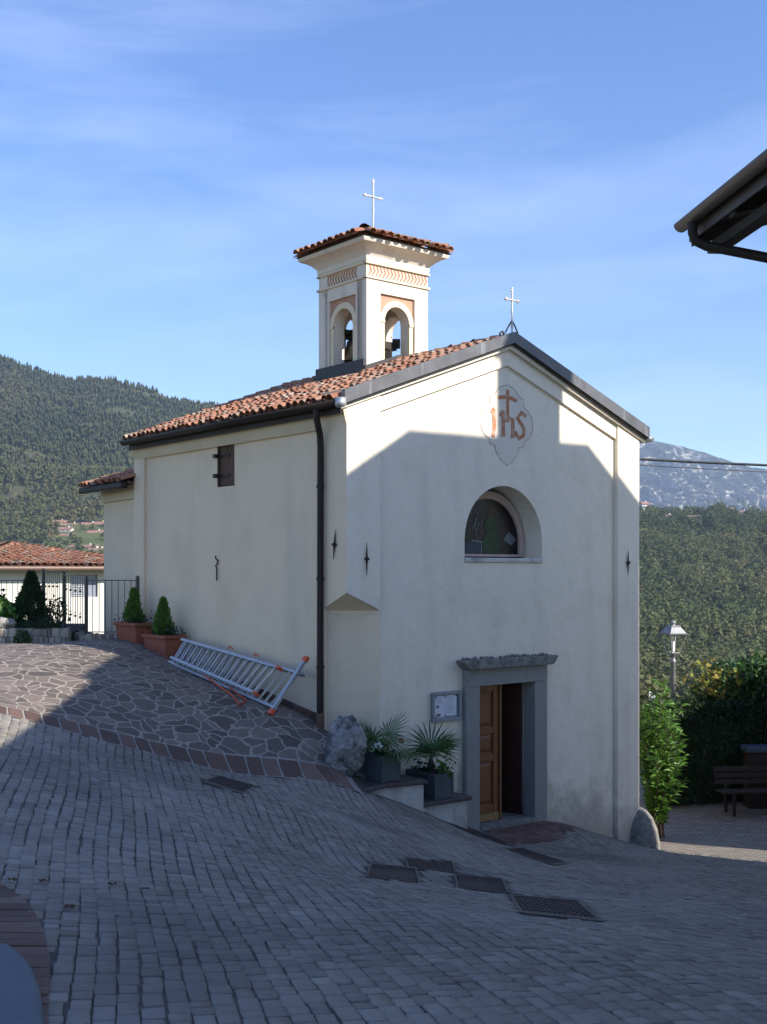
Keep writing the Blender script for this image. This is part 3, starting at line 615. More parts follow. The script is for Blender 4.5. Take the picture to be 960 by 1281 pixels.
for fn in face_fns():
    op = arch(ou0, ou1, TB+.5, osp, 14); ou = arch(ou0-.1, ou1+.1, TB+.5, osp, 14, rise=(ou1-ou0)/2+.105)
    w.prism(ou[1:-1]+op[1:-1][::-1], fn, .02, .0515)
    for a in (ou0-.085, ou1-.0): w.prism([(a, osp-.03), (a+.085, osp-.03), (a+.085, osp+.02), (a, osp+.02)], fn, .008, .019)
    for a in (ou0-.08, ou1+.002): w.prism([(a, TB+.5), (a+.078, TB+.5), (a+.078, osp-.032), (a, osp-.032)], fn, .022, .0513)
w.build('arch_moulding', M['towertrim'], tower)
for fn in face_fns():
    w = MB(C); ou = arch(ou0-.102, ou1+.102, TB+.5, osp, 14, rise=(ou1-ou0)/2+.108)[1:-1]
    w.prism([(ou0-.108, osp+.03)]+[(max(a, ou0-.106), max(b, osp+.031)) for a, b in ou]+[(ou1+.108, osp+.03), (ou1+.108, 4.795), (ou0-.108, 4.795)], fn, .047, .0508); w.build('spandrel', M['brickred'], tower)
# frieze with lattice
w = MB(C)
for k, fn in enumerate(face_fns()):
    e = .03 if k < 2 else .0
    for z in (5.02, 5.265): w.prism([(-e, z), (TS+e, z), (TS+e, z+.035), (-e, z+.035)], fn, -.03, .049)
tf = w.build('frieze_string', M['towertrim'], tower)
w = MB(C)
for k, fn in enumerate(face_fns()):
    w.prism([(0, 5.056), (TS, 5.056), (TS, 5.264), (0, 5.264)] if k < 2 else [(.05, 5.056), (TS-.05, 5.056), (TS-.05, 5.264), (.05, 5.264)], fn, .01 if k<2 else .01, .048)
w.build('frieze_band', M['towertrim'], tower)
w = MB(C)
for k, fn in enumerate(face_fns()):
    nb = 17
    for i in range(nb):
        a = .03+(TS-.06)*i/nb; wd = (TS-.06)/nb
        w.prism([(a, 5.07), (a+wd*.45, 5.07), (a+wd*1.25, 5.16), (a+wd*.8, 5.16)] , fn, .004, .0095); w.prism([(a+wd*.8, 5.164), (a+wd*1.25, 5.164), (a+wd*.75, 5.252), (a+wd*.3, 5.252)], fn, .004, .0095)
w.build('frieze_lattice', M['greyband'], tower)
# coved cornice: stacked square rings growing outwards
prof = [(0, 5.30), (.02, 5.34), (.02, 5.40), (.05, 5.44), (.10, 5.49), (.17, 5.535), (.25, 5.565), (.27, 5.60), (.27, 5.63)]
w = MB(C)
ring = lambda o, z: [C(TU0-o, TV0-o, z), C(TU1+o, TV0-o, z), C(TU1+o, TV1+o, z), C(TU0-o, TV1+o, z)]
vs = sum([ring(o, z) for o, z in prof], [])
w.add(vs, [(4*i+j, 4*i+(j+1)%4, 4*i+4+(j+1)%4, 4*i+4+j) for i in range(len(prof)-1) for j in range(4)])
w.build('tower_cornice', M['tower'], tower)
w = MB(C); oh = .31; zr = 5.645; za_ = 6.0
rg = ring(oh, zr); ap = tc_+Vector((0,0,za_)); w.add(rg+[ap], [(0,1,4),(1,2,4),(2,3,4),(3,0,4),(0,3,2,1)])
tr = w.build('tower_roof_deck', M['tilebase'], tower)
w = MB(C)
for j in range(4):
    A, B = rg[j], rg[(j+1) % 4]; e = (B-A); eL = e.length; e.normalize(); mid = (A+B)/2; dn_ = (mid-ap); hh = dn_.length; dn_.normalize(); n_ = e.cross(dn_); n_ = n_ if n_.z > 0 else -n_
    tiles(w, A-dn_*hh, e, dn_, n_, eL, hh+.05, lambda x, s: abs(x-eL/2) < eL/2*(s/hh)+.02, sp=.17, ex_=.28, rad=.074, seed=31+j)
for p in rg: ridge(w, ap+Vector((0,0,.02)), p+(p-ap).normalized()*.04+Vector((0,0,.05)), .09)
w.build('tower_roof', M['tile'], tower)
# dark flashing where the tower meets the roof
w = MB(C)
for v0, v1 in ((TV0-.06, TV0-.004), (TV1+.004, TV1+.06)):
    w.prism([(TU0-.07, rz_(TU0)+.0), (W/2, rz_(W/2)+.0), (TU1+.07, rz_(TU1)+.0), (TU1+.07, rz_(TU1)+.12), (W/2, rz_(W/2)+.13), (TU0-.07, rz_(TU0)+.12)], FR, v0, v1)
w.box(TU0-.07, TU0-.004, TV0-.003, TV1+.003, rz_(TU0)-.05, rz_(TU0)+.24); w.box(TU1+.004, TU1+.07, TV0-.003, TV1+.003, rz_(TU1)-.05, rz_(TU1)+.30)
w.build('tower_flashing', M['leaddark'], tower)
def cross(base, h, arm, zbar, r, parent, fleur):
    w = MB(ident); b = Vector(base)
    w.tube([b, b+Vector((0,0,h))], r, 8, raw=True); w.tube([b+Vector((0,0,zbar))-UD*arm, b+Vector((0,0,zbar))+UD*arm], r*.9, 8, raw=True)
    for p in (b+Vector((0,0,h)), b+Vector((0,0,zbar))-UD*arm, b+Vector((0,0,zbar))+UD*arm):
        w.blob(p, fleur, 2, .0)
        d = (p-b-Vector((0,0,zbar))).normalized(); s_ = UD if abs(d.z) > .5 else Vector((0,0,1))
        for q in (-1, 1): w.blob(p-d*fleur*1.2+s_*q*fleur*1.1, fleur*.75, 1, 0)
    w.blob(b+Vector((0,0,zbar)), r*2, 1, 0)
    for z in (.1, h*.45): w.tube([b+Vector((0,0,z)), b+Vector((0,0,z+.03))], r*1.5, 8, raw=True)
    return w.build('cross', M['crossmetal'], parent)
cross(ap+Vector((0,0,.0)), 1.0, .20, .70, .017, tower, .022)
cb = C(W/2, -.06, rz_(W/2)+.06)
cr = cross(cb, .70, .145, .52, .015, chapel, .022)
w = MB(ident)
for sg in (-1, 1): w.tube([cb+UD*.13*sg+Vector((0,0,.02)), cb+UD*.06*sg+Vector((0,0,.13)), cb+Vector((0,0,.2))], .012, 6, raw=True); w.tube([cb-VD*0+VD*.16*(sg*.5+.5)+Vector((0,0,.03)), cb+Vector((0,0,.2))], .010, 6, raw=True)
w.build('cross_bracket', M['iron'], cr)
w = MB(C); w.tube([(W/2-.28,-.09,rz_(W/2-.28)+.02),(W/2-.29,-.09,rz_(W/2)+.03),(W/2-.24,-.09,rz_(W/2)+.06),(W/2-.2,-.09,rz_(W/2)+.0)], .016, 6); w.build('cable_hook', M['iron'], chapel)
# the bell
bl = empty('church_bell', tc_+Vector((0,0,3.55)), 'dark bronze bell hanging from a wooden yoke inside the open belfry', 'bell', rz=math.atan2(UD.y, UD.x))
w = MB(ident); w.lathe(tc_+Vector((0,0,3.68))-UD*.13-VD*.25, [(.0,.36),(.08,.36),(.115,.32),(.13,.22),(.16,.1),(.215,.0),(.205,-.01),(.15,.08),(.12,.2),(0,.3)], 20); w.build('bell_body', M['bronze'], bl)
w = MB(ident); o_b = tc_-VD*.25; w.bar(o_b+Vector((0,0,4.02))-UD*.44, o_b+Vector((0,0,4.02))+UD*.30, .12, .14); w.bar(o_b+Vector((0,0,3.4))+UD*.15, o_b+Vector((0,0,3.949))+UD*.15, .13, .13); w.bar(o_b+Vector((0,0,3.3))-UD*.40, o_b+Vector((0,0,4.4))-UD*.36, .08, .1); w.bar(o_b+Vector((0,0,4.0))+UD*.33, o_b+Vector((0,0,4.17))+UD*.33, .06, .14)
w.build('yoke', M['iron'], bl, bevel=.01)
w = MB(ident); w.tube([tc_+Vector((0,0,3.9))-UD*.13-VD*.25, tc_+Vector((0,0,3.58))-UD*.13-VD*.25], .015, 6, raw=True); w.blob(tc_+Vector((0,0,3.56))-UD*.13-VD*.25, .04, 1, 0); w.build('clapper', M['iron'], bl)
o2 = tc_-UD*.22+VD*.30
b2 = empty('church_bell', o2+Vector((0,0,3.75)), 'smaller dark bell seen through the shaded side arch of the belfry', 'bell', rz=math.atan2(UD.y, UD.x))
w = MB(ident); w.lathe(o2+Vector((0,0,3.78)), [(.0,.40),(.07,.40),(.11,.35),(.125,.24),(.155,.1),(.21,.0),(.20,-.01),(.15,.08),(.12,.2),(0,.3)], 20); w.build('bell_body', M['bronze'], b2)
w = MB(ident); w.bar(o2+Vector((0,0,4.26))-VD*.12, o2+Vector((0,0,4.26))+VD*.12, .16, .16); w.bar(o2+Vector((0,0,4.3))-UD*.20, o2+Vector((0,0,4.3))+UD*.62, .07, .07); w.build('yoke', M['iron'], b2, bevel=.01)
# ---------------- notice board
nb = empty('notice_board', C(1.9, .08, -2.2), 'grey metal notice board with pinned papers on the wall left of the chapel door', 'notice board', rz=math.atan2(UD.y, UD.x))
u0, u1, z0, z1 = 1.61, 2.185, -2.20, -1.76
w = MB(C)
for a, b, c, d in ((u0, u1, z1-.045, z1), (u0, u1, z0, z0+.045), (u0, u0+.045, z0+.046, z1-.046), (u1-.045, u1, z0+.046, z1-.046)): w.box(a, b, .02, .079, c, d)
w.build('frame', M['frameblue'], nb, bevel=.006)
w = MB(C); w.box(u0+.046, u1-.046, .05, .078, z0+.046, z1-.046); w.build('backing', M['frameblue'], nb)
w = MB(C); w.box(u0+.065, u0+.26, .045, .0495, z0+.06, z1-.065); w.box(u0+.265, u1-.085, .044, .0495, z0+.075, z1-.06); pp = w.build('paper', M['paper'], nb)
w = MB(C); rr = random.Random(5)
for z in range(9): w.box(u0+.30, u1-.11-rr.uniform(0,.06), .0425, .0437, z1-.10-.027*z, z1-.095-.027*z)
w.build('printed_text', M['ink'], pp); w = MB(C)
for z in range(4): w.box(u0+.09, u0+.23-rr.uniform(0,.05), .0432, .0447, z1-.10-.022*z, z1-.095-.022*z)
w.build('printed_text', M['ink'], pp)
w = MB(C); w.box(u0+.085, u0+.14, .0432, .0447, z0+.20, z0+.245); w.build('printed_picture', M['ink'], pp)
w = MB(C); w.box(u0+.09, u0+.17, .0432, .0447, z0+.075, z0+.12); w.build('printed_picture', M['ink'], pp)
w = MB(C)
for a, b in ((u0+.075, z1-.075), (u0+.262, z1-.07), (u1-.095, z1-.07), (u0+.075, z0+.07), (u0+.262, z0+.085)): w = MB(C); w.box(a-.01, a+.01, .038, .0435, b-.01, b+.01); w.build('pin', M['iron'], nb)
#@@STREET
# ================================================================== STREET, TERRACE, COURT
def gq(px, py): p = gp(px, py); return (p.x, p.y)
band_low = [(-2.2*3.2, 12.9), at(0,893,13.5)[:2], at(130,927,13.9)[:2], at(300,967,14.45)[:2], at(400,984,14.7)[:2], at(456,992,14.95)[:2]]
BL = resample(band_low, 70)
def offset(P, d):
    out = []
    for i in range(len(P)):
        t = (P[min(i+1,len(P)-1)]-P[max(i-1,0)]).normalized(); out.append(P[i]+Vector((-t.y, t.x, 0))*d)
    return out
BU = offset(BL, .52)
wall_line = resample([(-9.5, 20.2), (-7.4, 20.6), C(-.02,6.6,0)[:2], C(0.3,4,0)[:2], C(.3,.9,0)[:2], C(.45,.0,0)[:2], C(.6,-.3,0)[:2]], 70)
terr = drape('terrace', (BU, wall_line), 24, M['crazy'], .002); tag(terr, kind='structure')
# border of brown porphyry bricks
def brick_row(mb, A, B, w, gap=.012, th=.03, rnd=random.Random(3), lift=.012):
    """bricks laid across between two parallel lines"""
    L = [0]
    for p, q in zip(A, A[1:]): L.append(L[-1]+(q-p).length)
    def pt(P, d):
        k = max(j for j in range(len(L)) if L[j] <= d+1e-9); k = min(k, len(P)-2); return P[k].lerp(P[k+1], (d-L[k])/(L[k+1]-L[k]+1e-9))
    d = 0
    while d < L[-1]-w*.6:
        ww = w*rnd.uniform(.8, 1.25); e = min(L[-1], d+ww)
        q = [pt(A, d+gap), pt(A, e-gap), pt(B, e-gap), pt(B, d+gap)]; mb.tint = rnd.random(); dz = rnd.uniform(-.004, .004)
        z = G([p.x for p in q], [p.y for p in q])+lift+dz; c = sum((p for p in q), Vector())/4
        top = [Vector((p.x+(c.x-p.x)*.04, p.y+(c.y-p.y)*.04, zz+rnd.uniform(-.003,.003))) for p, zz in zip(q, z)]; bot = [Vector((p.x, p.y, zz-th)) for p, zz in zip(q, z)]
        mb.hexa(bot, top); d = e
    mb.tint = .5
bm_ = MB(); brick_row(bm_, BL, offset(BL, .49), .23)
bo = bm_.build('kerb_border', M['porphyry']); tag(bo, kind='structure')
mo = drape('kerb_mortar', (offset(BL, -.012), offset(BL, .535)), 2, M['mortar'], .004); tag(mo, kind='structure')
# --- round slab in the near corner
def circ3(a, b, c):
    ax, ay, bx, by, cx, cy = a[0], a[1], b[0], b[1], c[0], c[1]
    d = 2*(ax*(by-cy)+bx*(cy-ay)+cx*(ay-by))
    ux = ((ax*ax+ay*ay)*(by-cy)+(bx*bx+by*by)*(cy-ay)+(cx*cx+cy*cy)*(ay-by))/d
    uy = ((ax*ax+ay*ay)*(cx-bx)+(bx*bx+by*by)*(ax-cx)+(cx*cx+cy*cy)*(bx-ax))/d
    return (ux, uy, math.hypot(ax-ux, ay-uy))
bpts = [gq(*p) for p in ((0,1106),(28,1123),(45,1143),(56,1166),(62,1198),(63,1240),(62,1290))]
d0, d1 = Vector(bpts[0])-Vector(bpts[1]), Vector(bpts[-1])-Vector(bpts[-2]); d0.normalize(); d1.normalize()
bpts = [tuple(Vector(bpts[0])+d0*1.6+Vector((-.12,-.3))), tuple(Vector(bpts[0])+d0*.8+Vector((-.02,-.05)))]+bpts+[tuple(Vector(bpts[-1])+d1*.6+Vector((-.08,0))), tuple(Vector(bpts[-1])+d1*1.1+Vector((-.3,0))), tuple(Vector(bpts[-1])+d1*1.5+Vector((-.8,0)))]
bpts = [tuple(p)[:2] for p in bpts]
def hit(px, py, h):
    p = gp(px, py); e = Vector((0,0,0)); return (p*(1-h/abs(p.z)))[:2]
hS = .07
spts = [Vector((*hit(px, py, hS), 0)) for px, py in ((0,1179),(20,1189),(37,1208),(47,1232),(52,1262),(51,1295))]
cS = Vector((spts[0].x-.35, (spts[0].y+spts[-1].y)/2-.15, 0))
ring_ = spts+[cS+Vector((.42,-.62,0)), cS+Vector((.1,-.8,0)), cS+Vector((-.4,-.8,0)), cS+Vector((-.8,-.5,0)), cS+Vector((-.95,0,0)), cS+Vector((-.8,.5,0)), cS+Vector((-.35,.72,0))]
def smooth_loop(P, k=3):
    for _ in range(k): P = [q for a, b in zip(P, P[1:]+P[:1]) for q in (a.lerp(b,.25), a.lerp(b,.75))]
    return P
ring_ = smooth_loop(ring_); nS = len(ring_); q_ = gp(45,1222); gs = q_.z-.005; cen = sum(ring_, Vector())/nS
w = MB(); vs = []
for k_, z_ in ((1.02,-.3),(1.02,hS-.03),(1.015,hS-.008),(1.0,hS+.004),(.965,hS+.010),(.0,hS+.012)): vs += [Vector((cen.x+(p.x-cen.x)*k_, cen.y+(p.y-cen.y)*k_, gs+z_)) for p in ring_]
w.add(vs, [(i*nS+j, i*nS+(j+1)%nS, (i+1)*nS+(j+1)%nS, (i+1)*nS+j) for i in range(5) for j in range(nS)], True)
sl_ = w.build('round_slab', M['slab']); tag(sl_, 'smooth blue grey round edged stone slab inside a curved brown brick border', 'stone slab')
arc = resample([tuple(p) for p in bpts], 90)
def offs(P, d):
    Q = offset(P, d); return Q
sgn = 1 if (offset(arc, .1)[45]-cen).length < (arc[45]-cen).length else -1
arc2, arc3 = offs(arc, sgn*.235), offs(arc, sgn*.47)
w = MB(); brick_row(w, arc, arc2, .125, .006); brick_row(w, [a.lerp(b, .04) for a, b in zip(arc2, arc3)], arc3, .12, .006)
cbd = w.build('curved_border', M['porphyry']); tag(cbd, kind='structure')
w = MB(); w.add([(p.x, p.y, g(p.x, p.y)-.004) for p in arc]+[(p.x, p.y, g(p.x, p.y)-.004) for p in arc3], [(i, i+1, 91+i, 90+i) for i in range(89)])
cbm = w.build('border_mortar', M['mortar']); tag(cbm, kind='structure')
# --- covers and drains: real plates set in the paving
covers = []
def cover(px_pts, name, label, cat, slots, group=None, dz=.006, frame=True):
    q = [gp(*p) for p in px_pts]; covers.append([(p.x, p.y) for p in q])
    c = sum((p for p in q), Vector())/4; c.z = g(c.x, c.y)
    root = empty(name, c, label, cat, group)
    Z = lambda p, o: Vector((p.x, p.y, g(p.x, p.y)+o))
    qi = [p.lerp(c, .09) for p in q]
    w = MB()
    for i in range(4):
        j = (i+1) % 4; w.hexa([Z(q[i],-.03), Z(q[j],-.03), Z(qi[j],-.03), Z(qi[i],-.03)], [Z(q[i],dz+.004), Z(q[j],dz+.004), Z(qi[j],dz+.004), Z(qi[i],dz+.004)])
    w.build('frame', M['coverframe'], root)
    w = MB(); w.hexa([Z(p,-.05) for p in qi], [Z(p,dz-.014 if slots != 'bars' else -.035) for p in qi])
    n, m_ = (11, 0) if slots == 'bars' else (14, 8)
    bl = lambda s, t: qi[0].lerp(qi[1], s).lerp(qi[3].lerp(qi[2], s), t)
    if slots == 'bars':
        for i in range(n):
            a, b = (i+.0)/n+.02, (i+.55)/n+.02; w.hexa([Z(bl(a,.01),-.03), Z(bl(b,.01),-.03), Z(bl(b,.99),-.03), Z(bl(a,.99),-.03)], [Z(bl(a,.01),dz), Z(bl(b,.01),dz), Z(bl(b,.99),dz), Z(bl(a,.99),dz)])
    else:
        for i in range(n):
            for j in range(m_):
                a, b, e, f_ = (i+.15)/n, (i+.8)/n, (j+.15)/m_, (j+.75)/m_; w.hexa([Z(bl(a,e),dz-.014), Z(bl(b,e),dz-.014), Z(bl(b,f_),dz-.014), Z(bl(a,f_),dz-.014)], [Z(bl(a+.02/n,e),dz-.002), Z(bl(b-.02/n,e),dz-.002), Z(bl(b,f_),dz-.002), Z(bl(a,f_),dz-.002)])
    w.build('plate', M['cover'], root); return root
cover([(254,979),(272,970),(322,984),(305,994)], 'drain_grate', 'slotted iron drain grate alone in the setts below the ladder', 'drain grate', 'bars')
cover([(463,1081),(521,1086),(527,1105),(457,1098)], 'manhole_cover', 'rusty rectangular cover nearest the planters side, left end of the trio of small covers', 'manhole cover', 'plate', 'small covers in the setts')
cover([(506,1074),(567,1078),(572,1092),(510,1087)], 'manhole_cover', 'thinnest rusty cover, uphill one set between the other two small covers', 'manhole cover', 'plate', 'small covers in the setts')
cover([(568,1094),(630,1100),(638,1118),(571,1112)], 'manhole_cover', 'small rusty cover touching the corner of the large studded plate', 'manhole cover', 'plate', 'small covers in the setts')
cover([(637,1120),(724,1127),(755,1154),(651,1143)], 'manhole_cover', 'largest studded rusty cover plate in the paving before the chapel door', 'manhole cover', 'plate')
cover([(632,1062),(652,1061),(712,1080),(692,1083)], 'drain_grate', 'long narrow drain grate across the setts right of the chapel door', 'drain grate', 'bars')
cover([(556,1028),(563,1027),(642,1056),(634,1058)], 'drain_grate', 'thin channel drain along the edge of the entrance paving', 'drain grate', 'bars')
# --- entrance paving of brown slabs
ent = [gq(590,1040), gq(640,1056), gq(700,1051), gq(768,1043), gq(700,1029), gq(686,1028)]
E0, E1 = [Vector((*gq(597,1042),0)), Vector((*gq(640,1055),0))], None
w = MB(); rr = random.Random(8)
ub, ue = 2.36, 5.25
v = -.02; k = 0
while v > -1.5:
    dv = .13; u = 2.1+(k % 2)*.14
    while u < 5.6:
        du = rr.uniform(.24, .3); q = [C(u+.006, v-.006, 0), C(u+du-.006, v-.006, 0), C(u+du-.006, v-dv+.006, 0), C(u+.006, v-dv+.006, 0)]
        c = sum(q, Vector())/4
        if inpoly([c.x], [c.y], ent)[0]:
            z = G([p.x for p in q], [p.y for p in q]); w.tint = rr.random()
            w.hexa([Vector((p.x,p.y,zz-.03)) for p, zz in zip(q, z)], [Vector((p.x,p.y,zz+.012+rr.uniform(-.002,.002))) for p, zz in zip(q, z)])
        u += du
    v -= dv; k += 1
ep = w.build('entrance_paving', M['porphyry']); tag(ep, kind='structure')
# --- setts, each a small bevelled stone, all in one paved surface
cd = Vector((-.235, .972)).normalized(); cp = Vector((cd.y, -cd.x))
roadpoly = [(p.x, p.y) for p in BL]+[C(-.2,-.78,0)[:2], C(1.47,-.78,0)[:2], C(1.47,-.04,0)[:2], C(W+.1,-.04,0)[:2], (4.75,20.3), (6.4,18.9), (9,17), (9,3), (-6,2)]
V, T = [], []
S = []
for i in range(-100, 150):
    a = i*.098; b = 1.0+random.random()*.2
    while b < 23:
        ln = random.choice((.1,.12,.14,.15,.17,.19))*random.uniform(.92,1.08)
        wob = .022*math.sin(b*1.3+i*.21)+.004*math.sin(b*3.1+i*1.7)
        S.append((a+wob, b, ln, .098)); b += ln
S = np.array(S); cx_ = S[:,0]*cp.x+(S[:,1]+S[:,2]/2)*cd.x; cy_ = S[:,0]*cp.y+(S[:,1]+S[:,2]/2)*cd.y
keep = (cx_ > -.40*cy_-2.4) & (cx_ < .40*cy_+1.6) & (cy_ > 3.4) & inpoly(cx_, cy_, roadpoly) & ~inpoly(cx_, cy_, ent) & ~(inpoly(cx_, cy_, [tuple(p[:2]) for p in offset(arc, sgn*.02)]+[(-3.8, 3.0), (-3.8, 5.0)]))
for q in covers:
    c = np.mean(q, 0); qq = [tuple(c+(np.array(p)-c)*1.12) for p in q]; keep &= ~inpoly(cx_, cy_, qq)
S, cx_, cy_ = S[keep], cx_[keep], cy_[keep]; n = len(S)
hw, hl_ = .098/2-RNG.uniform(.0005,.0035,n), S[:,2]/2-RNG.uniform(.0005,.004,n)
wide = RNG.random(n); hw -= np.where(wide > .88, .007, .0005); hl_ -= np.where((wide > .62) & (wide < .86), .008, .001)
def corners(k, jit):
    out = []
    for sa, sb in ((-1,-1),(1,-1),(1,1),(-1,1)):
        ja, jb = RNG.normal(0, jit, n), RNG.normal(0, jit, n)
        a, b = sa*hw*k+ja, sb*hl_*k+jb
        out.append(np.stack([cx_+a*cp.x+b*cd.x, cy_+a*cp.y+b*cd.y], 1))
    return out
lo, hi = corners(1, .0025), corners(.86, .003)
lift = RNG.normal(0, .002, n); vs = []
for P, off, j in ((lo, -.022, 0), (lo, .002, .001), (hi, .006, .0015)):
    for p in P: vs.append(np.c_[p, G(p[:,0], p[:,1])+off+lift+RNG.normal(0, j+1e-9, n)])
V = np.stack(vs, 1).reshape(-1, 3); base = (np.arange(n)*12)[:,None]
fl = []
for r0 in (0, 4):
    for j in range(4): fl.append([r0+j, r0+(j+1)%4, r0+4+(j+1)%4, r0+4+j])
fl.append([8,9,10,11]); Fc = (base[:,None,:]+np.array(fl)[None]).reshape(-1,4)
big = np.array([mnoise.noise(Vector((x*.6, y*.6, 3))) for x, y in zip(cx_, cy_)])
tt = np.clip(.5+.2*RNG.normal(size=n)+.3*big, 0, 1)
rd = npmesh('road', V, Fc, np.repeat(tt, len(fl)), M['sett'], None, False); tag(rd, kind='structure')
# sand bed under the setts and the paving
gx, gy = np.meshgrid(np.arange(-6.5, 9.6, .25), np.arange(2.5, 21.2, .25)); V = np.c_[gx.ravel(), gy.ravel(), G(gx.ravel(), gy.ravel())-.005]
ny, nx = gx.shape; Fq = np.array([(j*nx+i, j*nx+i+1, (j+1)*nx+i+1, (j+1)*nx+i) for j in range(ny-1) for i in range(nx-1)])
cxf, cyf = V[Fq].mean(1)[:,0], V[Fq].mean(1)[:,1]
keepf = inpoly(cxf, cyf, [(-9,1)]+[tuple(offset(BL,.3)[0][:2])]+[tuple(p[:2]) for p in offset(BL,.3)]+[C(.3,.3,0)[:2], C(W,.3,0)[:2], (4.75,20.5), (6.5,19.05), (9.2,17), (10,1)])
bed = npmesh('road_bed', V, Fq[keepf], np.full(keepf.sum(), .5), M['joint'], None, True); tag(bed, kind='structure')
# --- lower court
gx, gy = np.meshgrid(np.linspace(4.2, 14, 40), np.linspace(16.5, 29, 50)); zc = G(gx.ravel(), gy.ravel())-.018
V = np.c_[gx.ravel(), gy.ravel(), zc]; ny, nx = gx.shape
Fq = np.array([(j*nx+i, j*nx+i+1, (j+1)*nx+i+1, (j+1)*nx+i) for j in range(ny-1) for i in range(nx-1)])
ct = npmesh('court', V, Fq, np.full(len(Fq), .5), M['court'], None, True); tag(ct, kind='structure')
# --- hillside the village stands on, out to the valley floor and the horizon
rad = np.r_[np.linspace(3, 40, 60), np.geomspace(42, 12000, 60)]; ang = np.linspace(0, 2*math.pi, 160)
A_, R_ = np.meshgrid(ang, rad); X = R_*np.cos(A_); Y = 11+R_*np.sin(A_)
g0 = G(X.ravel(), Y.ravel()).reshape(X.shape); out = np.maximum(0, R_-11.5)
front = np.clip((Y-24)/10, 0, 1)
Z = g0-.35-np.clip((R_-9)/4, 0, 1)*1.2*np.clip((Y-18)/5, 0, 1)-np.where(Y > 15, .42*np.maximum(0, R_-17), .0*out); Z = np.maximum(Z, -70-0*R_)
Z = np.where((Y < 15), g0-.06-.02*out, Z)
V = np.c_[X.ravel(), Y.ravel(), Z.ravel()]; ny, nx = X.shape
Fq = np.array([(j*nx+i, j*nx+i+1, (j+1)*nx+i+1, (j+1)*nx+i) for j in range(ny-1) for i in range(nx-1)])
gd = npmesh('ground', V, Fq, np.full(len(Fq), .5), M['ground'], None, True); tag(gd, kind='structure')
# ------------------------------------------------------------------ stepped wall by the door
w = MB(C)
VF = -.75
pts = [(-.32, -2.92), (.07, -2.86), (.752, -2.90), (.752, -3.8), (-.32, -3.6)]
w.prism(pts, FR, VF, -.02)
w.box(.7521, 1.62, VF+.05, -.02, -4.4, -3.22)
sw = w.build('stepped_wall', M['oldplaster']); tag(sw, 'low stepped plastered wall with brown stone caps between boulder and chapel door', 'wall')
w = MB(C)
w.hexa([C(-.5,VF-.05,-2.915), C(.07,VF-.05,-2.86), C(.07,-.03,-2.86), C(-.5,-.03,-2.915)], [C(-.5,VF-.05,-2.855), C(.07,VF-.05,-2.80), C(.07,-.03,-2.80), C(-.5,-.03,-2.855)])
w.hexa([C(.072,VF-.05,-2.865), C(.80,VF-.05,-2.895), C(.80,-.03,-2.895), C(.072,-.03,-2.865)], [C(.072,VF-.05,-2.80), C(.80,VF-.05,-2.835), C(.80,-.03,-2.835), C(.072,-.03,-2.80)])
w.hexa([C(.757,VF+.0,-3.22), C(1.68,VF+.0,-3.23), C(1.68,-.03,-3.23), C(.757,-.03,-3.22)], [C(.757,VF+.0,-3.155), C(1.68,VF+.0,-3.165), C(1.68,-.03,-3.165), C(.757,-.03,-3.155)])
w.build('cap_stone', M['cap'], sw, bevel=.018)
# ------------------------------------------------------------------ boulder and spur stone
w = MB(); bc = at(431, 930, 15.45); w.blob(bc-Vector((0,0,.06)), .40, 5, .2, 1.35, 3, (.7,.6,.98))
bo_ = w.build('boulder', M['boulder']); tag(bo_, 'pale weathered limestone boulder guarding the cut corner of the chapel', 'boulder')
w = MB(); sc = C(W+.06, .03, -4.75)
pr = [(.36,-.3),(.34,.1),(.30,.32),(.22,.52),(.12,.64),(.03,.69),(0,.695)]; w.lathe(sc, pr, 18)
sp = w.build('spur_stone', M['graniteold']); tag(sp, 'rounded stone spur at the right foot of the chapel front', 'spur stone')
